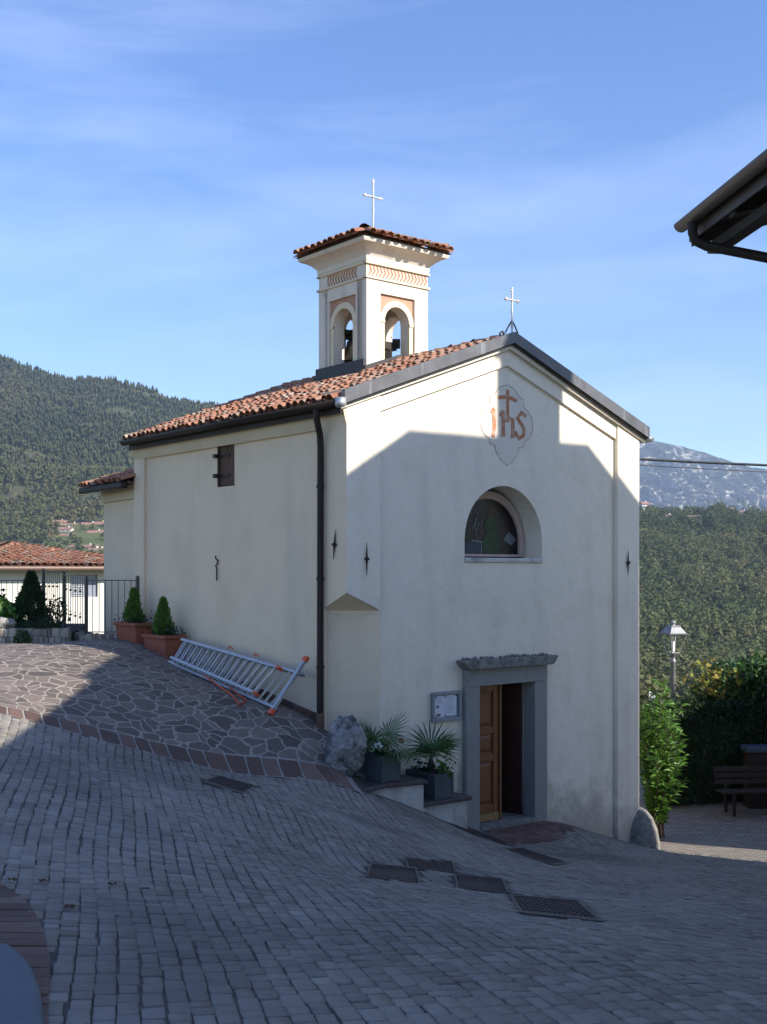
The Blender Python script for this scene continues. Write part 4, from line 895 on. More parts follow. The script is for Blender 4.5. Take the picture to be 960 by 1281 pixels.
# ------------------------------------------------------------------ planters with fan palms
def grey_planter(u, v, z, label, plabel, h, sx_=.31, sy_=.67, seed=1, trunk=.25, fans=10):
    root = empty('planter_box', C(u+sx_/2, v+sy_/2, z), label, 'planter', 'grey planters on the stepped wall', math.atan2(UD.y, UD.x))
    w = MB(C); t = .03
    w.box(u, u+sx_, v, v+.03, z+.03, z+h-.03); w.box(u, u+sx_, v+sy_-.03, v+sy_, z+.03, z+h-.03); w.box(u+.002, u+.03, v+.031, v+sy_-.031, z+.03, z+h-.03); w.box(u+sx_-.03, u+sx_-.002, v+.031, v+sy_-.031, z+.03, z+h-.03); w.box(u+.031, u+sx_-.031, v+.031, v+sy_-.031, z+.032, z+.06)
    w.build('body', M['greybox'], root)
    w = MB(C)
    for a in (u-.008, u+sx_-.032):
        for b in (v-.008, v+sy_-.032): w.box(a, a+.04, b, b+.04, z, z+h)
    for (a, b, c, d) in ((u+.033, u+sx_-.033, v-.007, v+.033), (u+.033, u+sx_-.033, v+sy_-.033, v+sy_+.007), (u-.007, u+.033, v+.033, v+sy_-.033), (u+sx_-.033, u+sx_+.007, v+.033, v+sy_-.033)): w.box(a, b, c, d, z+h-.045, z+h-.002); w.box(a, b, c, d, z+.004, z+.04)
    w.build('rim', M['greybox'], root, bevel=.005)
    w = MB(C); w.box(u+.031, u+sx_-.031, v+.031, v+sy_-.031, z+h-.10, z+h-.06); w.build('soil', M['soil'], root)
    # palm
    rr = random.Random(seed); c0 = C(u+sx_/2, v+sy_*.45, z+h-.06)
    pr = empty('fan_palm', c0, plabel, 'palm', 'fan palms in the planters')
    w = MB(); w.tube([c0, c0+Vector((.01,0,trunk*.5)), c0+Vector((0,.01,trunk))], [.045,.05,.035], 9, raw=True); w.build('trunk', M['bark'], pr)
    w = MB(); ws = MB(); top = c0+Vector((0,0,trunk))
    for k in range(fans):
        az = k*2.4+rr.uniform(-.3,.3); el = R(rr.choice((8,20,32,48,70)))*rr.uniform(.85,1.1); d = Vector((math.cos(az)*math.cos(el), math.sin(az)*math.cos(el), math.sin(el)))
        ln = rr.uniform(.16,.30); hub = top+d*ln; ws.tube([top, top+d*ln*.5+Vector((0,0,.015)), hub], .006, 5, raw=True)
        side = d.cross(Vector((0,0,1))).normalized(); nup = side.cross(d).normalized(); nb = 17; bl_ = rr.uniform(.38,.5)
        for i in range(nb):
            th = R(-105+210*i/(nb-1)); bd = (d*math.cos(th)+side*math.sin(th)).normalized(); bl2 = bl_*(1-.25*abs(th)/2)*rr.uniform(.92,1.05)
            sd = bd.cross(nup).normalized()*.014; dr = Vector((0,0,-.05-.25*max(0,.5-d.z)))*rr.uniform(.5,1.3)
            p0, p1, p2 = hub, hub+bd*bl2*.55+nup*.012+dr*.15, hub+bd*bl2+dr*.8
            w.tint = rr.random(); w.add([p0-sd*.25, p0+sd*.25, p1+sd, p1-sd, p2+sd*.12, p2-sd*.12], [(0,1,2,3),(3,2,4,5)])
    w.build('fronds', M['palm'], pr, recalc=False); ws.build('frond_stalks', M['palm'], pr)
    # low flowers round the palm
    return root, c0, z+h
P1 = grey_planter(.03, -.74, -2.80, 'grey planter box on the upper cap beside the boulder', 'fan palm spreading over the upper planter beside the boulder', .36, seed=1, trunk=.05)
P2 = grey_planter(.99, -.72, -3.155, 'grey planter box on the lower cap next to the door frame', 'taller stemmed fan palm in the lower planter by the door frame', .36, .34, .62, seed=5, trunk=.22, fans=9)
def bedding(c, spread, n, m, name, label, cat, size=.05, height=.16, stems=True, petals=None, group=None):
    root = empty(name, c, label, cat, group)
    pts = np.c_[RNG.normal(0, spread[0], n), RNG.normal(0, spread[1], n), np.abs(RNG.normal(0, height, n))]
    a = math.atan2(UD.y, UD.x); ro = np.array([[math.cos(a), math.sin(a), 0], [-math.sin(a), math.cos(a), 0], [0,0,1]]); pts = pts@ro+np.array(c)
    leaves('foliage', pts, size, m, root, np.array([[0,-.3,1.0]]), .7, 1)
    w = MB(); 
    for p in pts[::6]: w.tube([Vector(c)+(Vector(p)-Vector(c))*.1, Vector(p)], .003, 4, False, raw=True)
    w.build('stems', M['leafdark'], root)
    if petals:
        for mm, offs in petals:
            w = MB()
            for o, r_ in offs:
                for k in range(5): w.blob(Vector(c)+Vector(o)+Vector((math.cos(k*1.257)*r_*.8, -.01, math.sin(k*1.257)*r_*.8)), r_*.62, 1, .2, 1, k, (1,.6,1))
            w.build('blossom', mm, root)
    return root
bedding(P1[1]+VD*-.05, (.07,.14), 150, M['leafdark'], 'bedding_plant', 'low dark plant with a white bloom at the foot of the upper palm', 'plant', .055, .09, petals=[(M['petalwhite'], [(tuple(VD*-.12-UD*.12+Vector((0,0,.17))), .045), (tuple(VD*-.02-UD*.15+Vector((0,0,.12))), .03)])], group='bedding plants in the grey planters')
bedding(P2[1]-UD*.1+VD*.05, (.06,.12), 150, M['leafdark'], 'geranium', 'dark leaved geranium with one red bloom left of the lower palm', 'plant', .05, .12, petals=[(M['petalred'], [(tuple(-UD*.30+VD*.12+Vector((0,0,.50))), .034)]), (M['petalwhite'], [(tuple(-UD*.12-VD*.1+Vector((0,0,.16))), .022), (tuple(-UD*.16-VD*.0+Vector((0,0,.2))), .022)])], group='bedding plants in the grey planters')
bedding(P2[1]+UD*.08-VD*.2, (.05,.07), 110, M['leafbright'], 'bedding_plant', 'bright green leafy plant spilling over the front of the lower planter', 'plant', .065, .13, group='bedding plants in the grey planters')
# ------------------------------------------------------------------ terracotta troughs with dwarf cypresses
def trough(v, u, z, label):
    root = empty('planter_trough', C(u, v, z), label, 'planter', 'terracotta troughs against the chapel wall', math.atan2(UD.y, UD.x))
    w = MB(C); hx, hy, h = .18, .38, .34
    def rect(ax, ay, zz): return [C(u-ax, v-ay, zz), C(u+ax, v-ay, zz), C(u+ax, v+ay, zz), C(u-ax, v+ay, zz)]
    w.hexa(rect(hx*.84, hy*.9, z-.06), rect(hx, hy, z+h-.05)); w.build('body', M['terracotta'], root, bevel=.012)
    w = MB(C)
    o, i = (hx+.03, hy+.03), (hx-.03, hy-.03)
    for a, b, c, d in ((u-o[0], u+o[0], v-o[1], v-i[1]), (u-o[0], u+o[0], v+i[1], v+o[1]), (u-o[0], u-i[0], v-i[1]+.001, v+i[1]-.001), (u+i[0], u+o[0], v-i[1]+.001, v+i[1]-.001)): w.box(a, b, c, d, z+h-.049, z+h+.01)
    w.build('rim', M['terracotta'], root, bevel=.01)
    w = MB(C); w.box(u-i[0]+.001, u+i[0]-.001, v-i[1]+.001, v+i[1]-.001, z+h-.048, z+h-.02); w.build('soil', M['soil'], root); return z+h
def cone_shrub(c, h, r, label, m=M['cypress'], name='dwarf_cypress', cat='conifer', group='dwarf cypresses in the terracotta troughs', n=2600, size=.055, pw=.8):
    root = empty(name, c, label, cat, group); c = np.array(c)
    t = RNG.random(n)**.8; az = RNG.random(n)*2*math.pi; prof = np.minimum(1, (1-t)**pw*1.15+.02)*np.minimum(1, .55+t*3.0)
    rad = r*prof*np.sqrt(.25+.75*RNG.random(n))*(1+.16*np.sin(az*3+t*9)+.12*np.sin(az*5-t*14))
    pts = np.c_[rad*np.cos(az), rad*np.sin(az), t*h]+c; nr = np.c_[np.cos(az)*.6, np.sin(az)*.6, np.full(n, 1.0)]
    d = nr+RNG.normal(0,.35,(n,3)); d /= np.linalg.norm(d,axis=1)[:,None]; sdv = np.cross(d, RNG.normal(size=(n,3))); sdv /= np.linalg.norm(sdv,axis=1)[:,None]
    s = (size*(.6+.8*RNG.random(n)))[:,None]
    v = np.stack([pts-sdv*s*.16, pts+d*s*.5-sdv*s*.2, pts+d*s*1.15, pts+d*s*.5+sdv*s*.2], 1).reshape(-1,3)
    npmesh('crown', v, np.arange(4*n).reshape(n,4), np.clip(RNG.normal(.5,.25,n),0,1), m, root)
    w = MB(); c = Vector(c); w.tube([c-Vector((0,0,.04)), c+Vector((0,0,h*.85))], [r*.12, .004], 6, raw=True); w.build('trunk', M['bark'], root); return root
for v_, u_, lab, l2, hh_ in ((4.72, -.27, 'nearer terracotta trough, at the upper end of the ladder', 'lush dwarf cypress in the trough at the end of the ladder', .62), (5.78, -.27, 'farther terracotta trough, beside the iron railing', 'dwarf cypress in the trough beside the iron railing', .60)):
    p = C(u_, v_, 0); z0 = g(p.x, p.y)-.02; zt2 = trough(v_, u_, z0, lab)
    cone_shrub(C(u_, v_+.02, zt2-.03), hh_, .155, l2)
    bedding(C(u_, v_, zt2-.02), (.09,.22), 330, M['leafdark'], 'bedding_plant', 'dark low pansies edging the '+('nearer' if v_ < 5 else 'farther')+' terracotta trough', 'plant', .05, .10, group='pansies in the terracotta troughs')
# ------------------------------------------------------------------ ladder
ld = empty('ladder', C(-.5, 2.4, -1.8), 'aluminium extension ladder lying on its side against the chapel wall', 'ladder', rz=math.atan2(UD.y, UD.x))
LL0, LL1, LU0, LU1 = C(-.55, 4.02, -1.45), C(-.56, .93, -1.91), C(-.25, 4.13, -1.10), C(-.20, .74, -1.45)
nrm = (LL1-LL0).cross(LU0-LL0).normalized(); nrm = nrm if nrm.dot(-UD) > 0 else -nrm
def stile(a, b): 
    w = MB(); w.bar(a, b, .03, .07, nrm); w.bar(a+nrm*.032, b+nrm*.032, .044, .008, nrm); w.bar(a-nrm*.032, b-nrm*.032, .044, .008, nrm); return w
def lerp(a, b, t): return a+(b-a)*t
for off, t0, t1, inn in ((0, 0, 1, 0), (.10, .05, .86, .055)):
    e = (LU0-LL0).normalized()
    a, b, c_, d_ = [p+nrm*off for p in (lerp(LL0,LL1,t0)+e*inn, lerp(LL0,LL1,t1)+e*inn, lerp(LU0,LU1,t0)-e*inn, lerp(LU0,LU1,t1)-e*inn)]
    stile(a, b).build('stile', M['alu'], ld, bevel=.003); stile(c_, d_).build('stile', M['alu'], ld, bevel=.003)
    n = 19 if off == 0 else 15
    for i in range(n):
        t = (i+.5+(.35 if off else 0))/(n+.4); w = MB(); w.bar(lerp(a,b,t), lerp(c_,d_,t), .03, .03); w.build('rung', M['alu'], ld, bevel=.004)
    for p, q in ((b, a), (d_, c_)):
        if off: dd = (p-q).normalized(); w = MB(); w.bar(p-dd*.06, p+dd*.05, .04, .085, nrm); w.build('end_cap', M['orange'], ld, bevel=.01)
pb = C(-.72, .80, -2.14); pb.z = g(pb.x, pb.y)+.05; pt_ = C(-.12, .80, -1.22)
w = MB(); w.bar(pb, pt_, .07, .035, nrm); w.bar(pb+nrm*.022, pt_+nrm*.022, .05, .01, nrm); w.build('stabiliser_bar', M['alu'], ld, bevel=.004)
for p, q in ((pb, pt_), (pt_, pb)): dd = (p-q).normalized(); w = MB(); w.bar(p-dd*.06, p+dd*.03, .09, .06, nrm); w.build('foot', M['orange'], ld, bevel=.012)
for t in (.45, .66): 
    p = lerp(LU0, LU1, t)+nrm*.07+Vector((0,0,.05)); w = MB(); w.tube([p-VD*-.05, p+Vector((0,0,.035)), p-VD*.08], .012, 6, raw=True); w.build('hook', M['orange'], ld)
s0 = lerp(LL0, LL1, .40)+nrm*.1; q1 = gp(291, 872); q2 = gp(300, 884); q3 = gp(308, 878); up_ = Vector((0,0,.02))
w = MB(); w.tube([s0, q1+up_, q2+up_, q3+up_, lerp(LL0,LL1,.62)+nrm*.05], .013, 6, raw=True); w.build('strap', M['orange'], ld)
# ------------------------------------------------------------------ railing, gate, planting bed at the back of the terrace
def rail(name, a, b, z0, h, nbars, label, knobs=False, group=None, posts=(True, True), zs=None):
    a, b = Vector((a[0], a[1], z0)), Vector((b[0], b[1], z0 if zs is None else zs)); root = empty(name, (a+b)/2, label, 'gate' if 'gate' in name else 'railing', group)
    d = (b-a)
    for z in (.045, h): w = MB(); w.bar(a+Vector((0,0,z)), b+Vector((0,0,z)), .03, .018); w.build('rail', M['ironrail'], root)
    for k in (0, 1):
        if posts[k]: p = (a, b)[k]; w = MB(); w.bar(p-Vector((0,0,.05)), p+Vector((0,0,h+.05)), .05, .05, UD); w.lathe(p+Vector((0,0,h+.05)), [(.03,0),(.03,.02),(0,.04)], 8); w.build('post', M['ironrail'], root)
    for i in range(1, nbars):
        p = a+d*(i/nbars); w = MB(); w.tube([p+Vector((0,0,.04)), p+Vector((0,0,h))], .007, 6, raw=True)
        if knobs and i % 2 == 0:
            for z in (h*.28, h*.74): w.blob(p+Vector((0,0,z)), .028, 1, .0); w.tube([p+Vector((-.02,0,z+.05)), p+Vector((.02,0,z+.07))], .008, 5, raw=True)
        w.build('bar', M['ironrail'], root)
    return root
pa, pb_, pc_, pd_ = at(172,800,20.75), at(108,806,20.75), at(80,800,22.6), at(54,800,23.2)
wl = MB(); rr = random.Random(6)
def stone_wall(a, b, zb, h, th, label, name='low_stone_wall', seed=1, cap=True):
    a, b = Vector((a[0], a[1], zb)), Vector((b[0], b[1], zb)); d = (b-a); ln = d.length; d.normalize(); nx_ = Vector((-d.y, d.x, 0)); rr = random.Random(seed)
    w = MB(); mid = MB(); mid.hexa([a-nx_*(th/2-.02)-Vector((0,0,.25)), b-nx_*(th/2-.02)-Vector((0,0,.25)), b+nx_*(th/2-.02)-Vector((0,0,.25)), a+nx_*(th/2-.02)-Vector((0,0,.25))], [p+Vector((0,0,h-.03)) for p in (a-nx_*(th/2-.02), b-nx_*(th/2-.02), b+nx_*(th/2-.02), a+nx_*(th/2-.02))])
    root = mid.build(name, M['mortar']); tag(root, label, 'wall')
    z = -.2
    while z < h-.02:
        hh = min(rr.uniform(.12,.24), h-z); x = 0
        while x < ln-.02:
            l_ = min(rr.choice((.07,.1,.15,.22))*rr.uniform(.8,1.2), ln-x); p = a+d*(x+.006); q = a+d*(x+l_-.006); w.tint = rr.random(); o = rr.uniform(0,.035)
            B = [p-nx_*(th/2+o), q-nx_*(th/2+o), q+nx_*(th/2+o), p+nx_*(th/2+o)]; j = lambda: Vector((0,0,rr.uniform(-.014,.014)))
            w.hexa([v+Vector((0,0,z+.006))+j() for v in B], [v+Vector((0,0,z+hh-.006))+j() for v in B]); x += l_
        z += hh
    w.build('stones', M['stonewall'], root, bevel=.012); return root
zR = g(pa.x, pa.y)
stone_wall(pa[:2], pb_[:2], zR-.05, .17, .26, 'low rubble stone footing under the iron railing', seed=2)
stone_wall(pb_[:2], pc_[:2], zR-.05, .17, .26, 'low rubble stone step under the iron gate', seed=7)
rail('railing', pa, pb_, zR+.10, .97, 8, 'plain dark iron railing between the chapel wall and the gate')
rail('gate', pb_+Vector((-.03,.04,0)), pc_, zR+.10, 1.02, 9, 'dark iron gate with round knobs on its bars', True, posts=(False, True), zs=zR+.14)
rail('gate', pc_+Vector((-.05,.0,0)), pd_, zR+.16, 1.05, 9, 'farther dark iron gate leaf behind the rose bush', True, posts=(False, True))
rail('railing', at(-60,800,23.6), at(36,800,23.6), zR+.1, .95, 14, 'long plain iron railing behind the leafy shrubs at the left edge', posts=(True, True))
b0, b1 = at(-70,808,20.4), at(88,806,20.6)
stone_wall(b0[:2], b1[:2], g(b1.x, b1.y)-.06, .33, .28, 'stone edging wall of the planting bed with the conical conifer', seed=3)
w = MB(); zb_ = g(b1.x, b1.y)+.18
w.hexa([Vector((b0.x,20.55,zb_-.6)), Vector((b1.x,20.75,zb_-.6)), Vector((b1.x-.2,22.6,zb_-.6)), Vector((b0.x,22.6,zb_-.6))], [Vector((b0.x,20.55,zb_)), Vector((b1.x,20.75,zb_)), Vector((b1.x-.2,22.6,zb_+.08)), Vector((b0.x,22.6,zb_+.08))])
sb = w.build('bed_soil', M['soil']); tag(sb, kind='structure')
cone_shrub(at(39, 788, 21.3), 1.02, .36, 'dark conical conifer in the stone edged bed', M['leafdark'], 'conical_conifer', 'conifer', None, 5200, .075, .95)
def bush(c, sq, n, size, m, name, label, cat, asp=.55, group=None, seed=1, core=True, droop=.2, coremat=None):
    root = empty(name, Vector(c)-Vector((0,0,sq[2])), label, cat, group); c = np.array(c)
    d = RNG.normal(size=(n,3)); d /= np.linalg.norm(d,axis=1)[:,None]
    k = np.array([1+.42*mnoise.fractal(Vector(x)*1.6+Vector((seed*9,0,0)), 1, 2, 3) for x in d])
    r = (.55+.45*RNG.random(n)**.6)*k; pts = c+d*r[:,None]*np.array(sq)
    leaves('crown', pts, size, m, root, d*.8+np.array([0,0,.5]), asp, 1, None, droop)
    w = MB(); rr = random.Random(seed)
    for i in range(7):
        a = rr.uniform(0,6.28); e = Vector(c)+Vector((math.cos(a)*sq[0]*.6, math.sin(a)*sq[1]*.6, sq[2]*rr.uniform(.1,.7))); b = Vector(c)-Vector((0,0,sq[2]*1.05)); w.tube([b, b.lerp(e,.5)+Vector((0,0,.1*sq[2])), e], [.02*sq[2]+.006, .012*sq[2]+.004, .004], 5, raw=True)
    w.build('branches', M['bark'], root); return root
bush(at(4,770,21.2), (.34,.34,.32), 700, .11, M['leafbright'], 'leafy_shrub', 'bright green broad leaved shrub at the left end of the bed', 'shrub', .7)
bush(at(-24,758,22), (.5,.4,.42), 700, .11, M['leaf'], 'leafy_shrub', 'darker leafy shrub cut by the left edge of the picture', 'shrub', .7, seed=5)
bush(at(52,784,20.75), (.42,.3,.16), 1500, .05, M['leafdark'], 'juniper', 'low grey green juniper sprawling over the bed wall', 'shrub', .35, seed=3)
bush(at(70,768,21.2), (.26,.2,.33), 260, .07, M['leafdark'], 'rose_bush', 'sparse rose bush in front of the iron gate', 'shrub', .6, seed=8)
bush(at(28,800,20.3), (.16,.08,.17), 350, .05, M['leaf'], 'trailing_plant', 'small plant trailing down the stones of the bed wall', 'plant', .6, seed=12)
w = MB(); w.blob(at(5,781,20.55), .17, 4, .3, 1.4, 9, (1.25,1,.75)); bb = w.build('boulder', M['boulder']); tag(bb, 'pale rounded boulder lying in the planting bed', 'boulder')
# fallen leaves on the road
rr = random.Random(12)
for px, py in ((141,1111),(181,1117),(88,1139),(15,1106),(54,1107),(86,1141)):
    p = gp(px, py)+Vector((0,0,.016)); w = MB(); a = rr.uniform(0,6); n = 7; rad_ = [.028*(1+.35*math.cos(3*t)) for t in np.linspace(0,6.28,n,False)]
    w.add([p+Vector((0,0,.012))]+[p+Vector((math.cos(a+6.28*i/n)*rad_[i], math.sin(a+6.28*i/n)*rad_[i]*.7, .018*(i%2)+rr.uniform(0,.008))) for i in range(n)], [(0,1+i,1+(i+1)%n) for i in range(n)])
    o = w.build('fallen_leaf', M['straw']); tag(o, 'small curled brown leaf fallen on the grey setts', 'leaf', 'fallen leaves on the setts')
#@@FAR
# ================================================================== NEIGHBOURING HOUSES
# --- low house with pyramid roof beyond the railing
nh = empty('neighbour_house', (-10, 38, -6), 'low cream house with hipped clay tile roof beyond the railing', 'house')
ph = R(29); e1 = Vector((math.cos(ph), math.sin(ph), 0)); e2 = Vector((-math.sin(ph), math.cos(ph), 0)); Lc = Vector((-11.5, 32.0, .15)); ha, hb = 4.9, 13.0
def N_(a, b, z): return Lc+e1*a+e2*b+Vector((0,0,z))
w = MB(N_); w.prism([(.45, -5), (.45, -.02), (ha-.45, -.02), (ha-.45, -5)], lambda a, b, d: (a, d, b), .45, .75, [[(2.95,-.85),(3.75,-.85),(3.75,-.2),(2.95,-.2)]])
w.box(.45,.75,.76,hb-.45,-5,-.02); w.box(ha-.75,ha-.45,.76,hb-.45,-5,-.02); w.box(.76,ha-.76,hb-.75,hb-.45,-5,-.02)
w.build('wall', M['cream'], nh)
w = MB(N_); w.box(2.951,3.749,.53,.57,-.849,-.201); wf = w.build('window', M['frameblue'], nh); w = MB(N_)
for k in range(9): w.box(2.97,3.35,.50,.528,-.83+.067*k,-.785+.067*k)
w.build('shutter', M['zinc'], wf)
w = MB(N_); w.hexa([N_(0,0,-.015), N_(ha,0,-.015), N_(ha,hb,-.015), N_(0,hb,-.015)], [N_(0,0,.03), N_(ha,0,.03), N_(ha,hb,.03), N_(0,hb,.03)]); w.build('soffit', M['soffit'], nh)
apx = N_(ha/2, hb/2, .76)
w = MB(N_); cs = [N_(0,0,.04), N_(ha,0,.04), N_(ha,hb,.04), N_(0,hb,.04)]; w.add(cs+[apx], [(0,1,4),(1,2,4),(2,3,4),(3,0,4)]); w.build('roof_deck', M['tilebase'], nh)
w = MB()
for j in (0, 1, 3):
    A, B = cs[j], cs[(j+1) % 4]; e = (B-A); eL = e.length; e.normalize(); foot = A+e*(apx-A).dot(e); dn_ = (foot-apx); hh = dn_.length; dn_.normalize(); n_ = e.cross(dn_); n_ = n_ if n_.z > 0 else -n_
    xa = (apx-A).dot(e)
    tiles(w, A-dn_*hh, e, dn_, n_, eL, hh+.06, lambda x, s: xa*(1-s/hh)-.03 < x < xa+(eL-xa)*(s/hh)+.03, sp=.21, ex_=.36, rad=.09, seed=41+j)
for p in (cs[0], cs[1], cs[3]): ridge(w, apx+Vector((0,0,.03)), p+Vector((0,0,.08)), .13)
w.build('roof', M['tile'], nh)
for a, b in ((cs[0], cs[1]), (cs[3], cs[0])):
    d = (b-a).normalized(); o = Vector((0,0,-.05))+Vector((d.y,-d.x,0))*.07; w = MB(); w.tube([a+o-d*.05, b+o+d*.05], .07, 10, raw=True); w.build('gutter', M['gutterlight'], nh)
# --- house with deep eaves on the right (only its eaves corner is in view)
rh = empty('eaves_house', (6, 6, -3), 'house on the right with deep dark wooden eaves, brown gutter and slanting downpipe', 'house')
Ed = Vector((.118, -1, 0)).normalized(); Ex = Vector((-Ed.y, Ed.x, 0)); E0_ = Vector((3.19, 12.0, 3.60))
if Ex.x < 0: Ex = -Ex
def H_(a, b, z): return E0_+Ex*a+Ed*b+Vector((0,0,z))      # a = away from the street, b = towards the camera
sl1 = .31; HD, HL = 4.4, 13.5
w = MB(H_); w.prism([(1.0,-7),(1.0,.22),(HD/2+.3, sl1*(HD/2+.3)-.16),(HD,-.1),(HD,-7)], FR, 1.0, HL-.6); w.build('wall', M['cream'], rh)
w = MB(H_)
rp = [(0, 0), (HD/2+.3, sl1*(HD/2+.3)), (HD+.6, 0), (HD+.6, -.05), (HD/2+.3, sl1*(HD/2+.3)-.06), (0, -.06)]
w.prism(rp, FR, .03, HL); w.build('roof_boarding', M['soffit'], rh)
w = MB(H_); rp2 = [(-.04, .005), (HD/2+.3, sl1*(HD/2+.3)+.01), (HD+.64, .005), (HD+.64, .06), (HD/2+.3, sl1*(HD/2+.3)+.08), (-.04, .06)]
w.prism(rp2, FR, .0, HL+.1); w.build('roof', M['tilebase'], rh)
w = MB(H_); w.prism([(-.0,-.22),(HD/2+.3, sl1*(HD/2+.3)-.22),(HD/2+.3, sl1*(HD/2+.3)+.0),(-.0,-.0)], FR, -.005, .028); w.build('verge_board', M['verge'], rh)
w = MB(H_)
for b in np.arange(.9, HL, .9): w.prism([(.02,-.20),(HD/2, sl1*HD/2-.2),(HD/2, sl1*HD/2-.065),(.02,-.062)], FR, b, b+.12)
w.prism([(.15,-.30),(.3,-.30),(.3,-.205),(.15,-.205)], FR, .05, HL)
w.build('rafters', M['soffit'], rh)
gm = gutter_mb(H_, -.09, .02, -.06, HL, .08, 1); gm.box(-.006, .012, -.05, HL, -.16, .03); gm.build('gutter', M['verge'], rh)
w = MB(H_); w.tube([(-.10,.28,-.06), (-.10,.28,-.16), (-.07,.28,-.24), (.03,.32,-.30), (.88,.85,-.62), (.95,.9,-.68), (.95,.9,-.85), (.95,.9,-6.5)], .05, 10); w.build('downpipe', M['gutter'], rh)
w = MB(H_); w.box(.97, .999, 5.0, 6.1, -3.2, -1.7); w.build('window', M['farglass'], rh)
# --- tall house across the street behind the camera: it shades the chapel front
q0 = 9.0; du, dz = 2.902, 5.68
def K_(u, z, d): return C(u+du, -(q0+d), z+dz)
th = empty('tall_house', K_(3, -8.5, 4), 'tall cream house with hipped roof and broad chimney across the street', 'house')
w = MB(lambda a, b, c: K_(a, b, c)); sil = [(-1.2,-10.5),(-1.2,.55),(1.25,2.02),(5.1,2.1),(6.45,1.05),(6.45,-10.5)]
w.prism(sil, lambda a, b, d: (a, b, d), .25, 7); w.build('wall', M['cream'], th)
w = MB(lambda a, b, c: K_(a, b, c)); w.prism([(-1.7,.33),(1.22,2.14),(5.14,2.2),(6.75,.92),(6.65,.86),(5.1,2.11),(1.25,2.03),(-1.6,.30)], lambda a, b, d: (a, b, d), 0, 7.3); w.build('roof', M['tilebase'], th)
w = MB(lambda a, b, c: K_(a, b, c)); w.box(3.42, 4.55, 1.7, 4.2, .3, 1.3); ch = w.build('chimney', M['cream'], th); w = MB(lambda a, b, c: K_(a, b, c)); w.box(3.32, 4.65, 4.201, 4.3, .2, 1.4); w.build('chimney_cap', M['tilebase'], ch)
for a in (0, 2.2, 4.4):
    for b in (-.9, -4.2, -7.4): w = MB(lambda a_, b_, c: K_(a_, b_, c)); w.box(a, a+.95, b-1.3, b, .2, .249); w.build('window', M['farglass'], th)
# --- garden building on the right that shades the back of the court
gb = empty('garden_building', (13.5, 20, -5), 'plain plastered outbuilding with a flat tiled roof right of the court', 'outbuilding')
w = MB(); w.box(11.0, 16, 17.8, 22.6, -5.2, .1); w.build('wall', M['cream'], gb); w = MB(); w.box(10.9, 16.2, 17.7, 22.7, .101, .25); w.build('roof', M['tilebase'], gb)
# ================================================================== COURT: lamp, hedge, shrubs, bench
CZ = -4.85
lp = empty('street_lamp', (6.7, 26.8, CZ), 'grey classic street lamp with a four sided lantern above the hedge', 'street lamp')
lx = Vector((6.7, 26.8, 0)); zt3 = (HY-776)/F*26.8
w = MB(); w.lathe(lx, [(.11,CZ-.1),(.11,CZ+.5),(.07,CZ+.6),(.055,zt3-1.0),(.07,zt3-.98),(.07,zt3-.93),(.045,zt3-.9),(.05,zt3-.82),(.085,zt3-.8),(.085,zt3-.77),(.03,zt3-.75)], 14); w.build('pole', M['lampmetal'], lp)
w = MB(); ra = R(20)
def sq(r, z): return [lx+Vector((r*math.cos(ra+math.pi/4+i*math.pi/2), r*math.sin(ra+math.pi/4+i*math.pi/2), z)) for i in range(4)]
b4, t4 = sq(.155, zt3-.75), sq(.30, zt3-.32)
for i in range(4): w.tube([b4[i], t4[i]], .013, 6, raw=True); w.tube([b4[i], b4[(i+1)%4]], .013, 6, raw=True); w.tube([t4[i], t4[(i+1)%4]], .016, 6, raw=True)
w.build('lantern_frame', M['lampmetal'], lp)
w = MB(); w.hexa(sq(.35, zt3-.325), sq(.36, zt3-.295)); w.hexa(sq(.30, zt3-.294), sq(.17, zt3-.15)); w.hexa(sq(.19, zt3-.149), sq(.15, zt3-.12)); w.lathe(lx, [(.06,zt3-.12),(.04,zt3-.09),(.075,zt3-.06),(.06,zt3-.03),(.02,zt3)], 10); w.build('lantern_roof', M['lampmetal'], lp)
w = MB(); w.tube([lx+Vector((0,0,zt3-.72)), lx+Vector((0,0,zt3-.45))], .035, 8, raw=True); w.build('lamp_bulb', M['white'], lp)
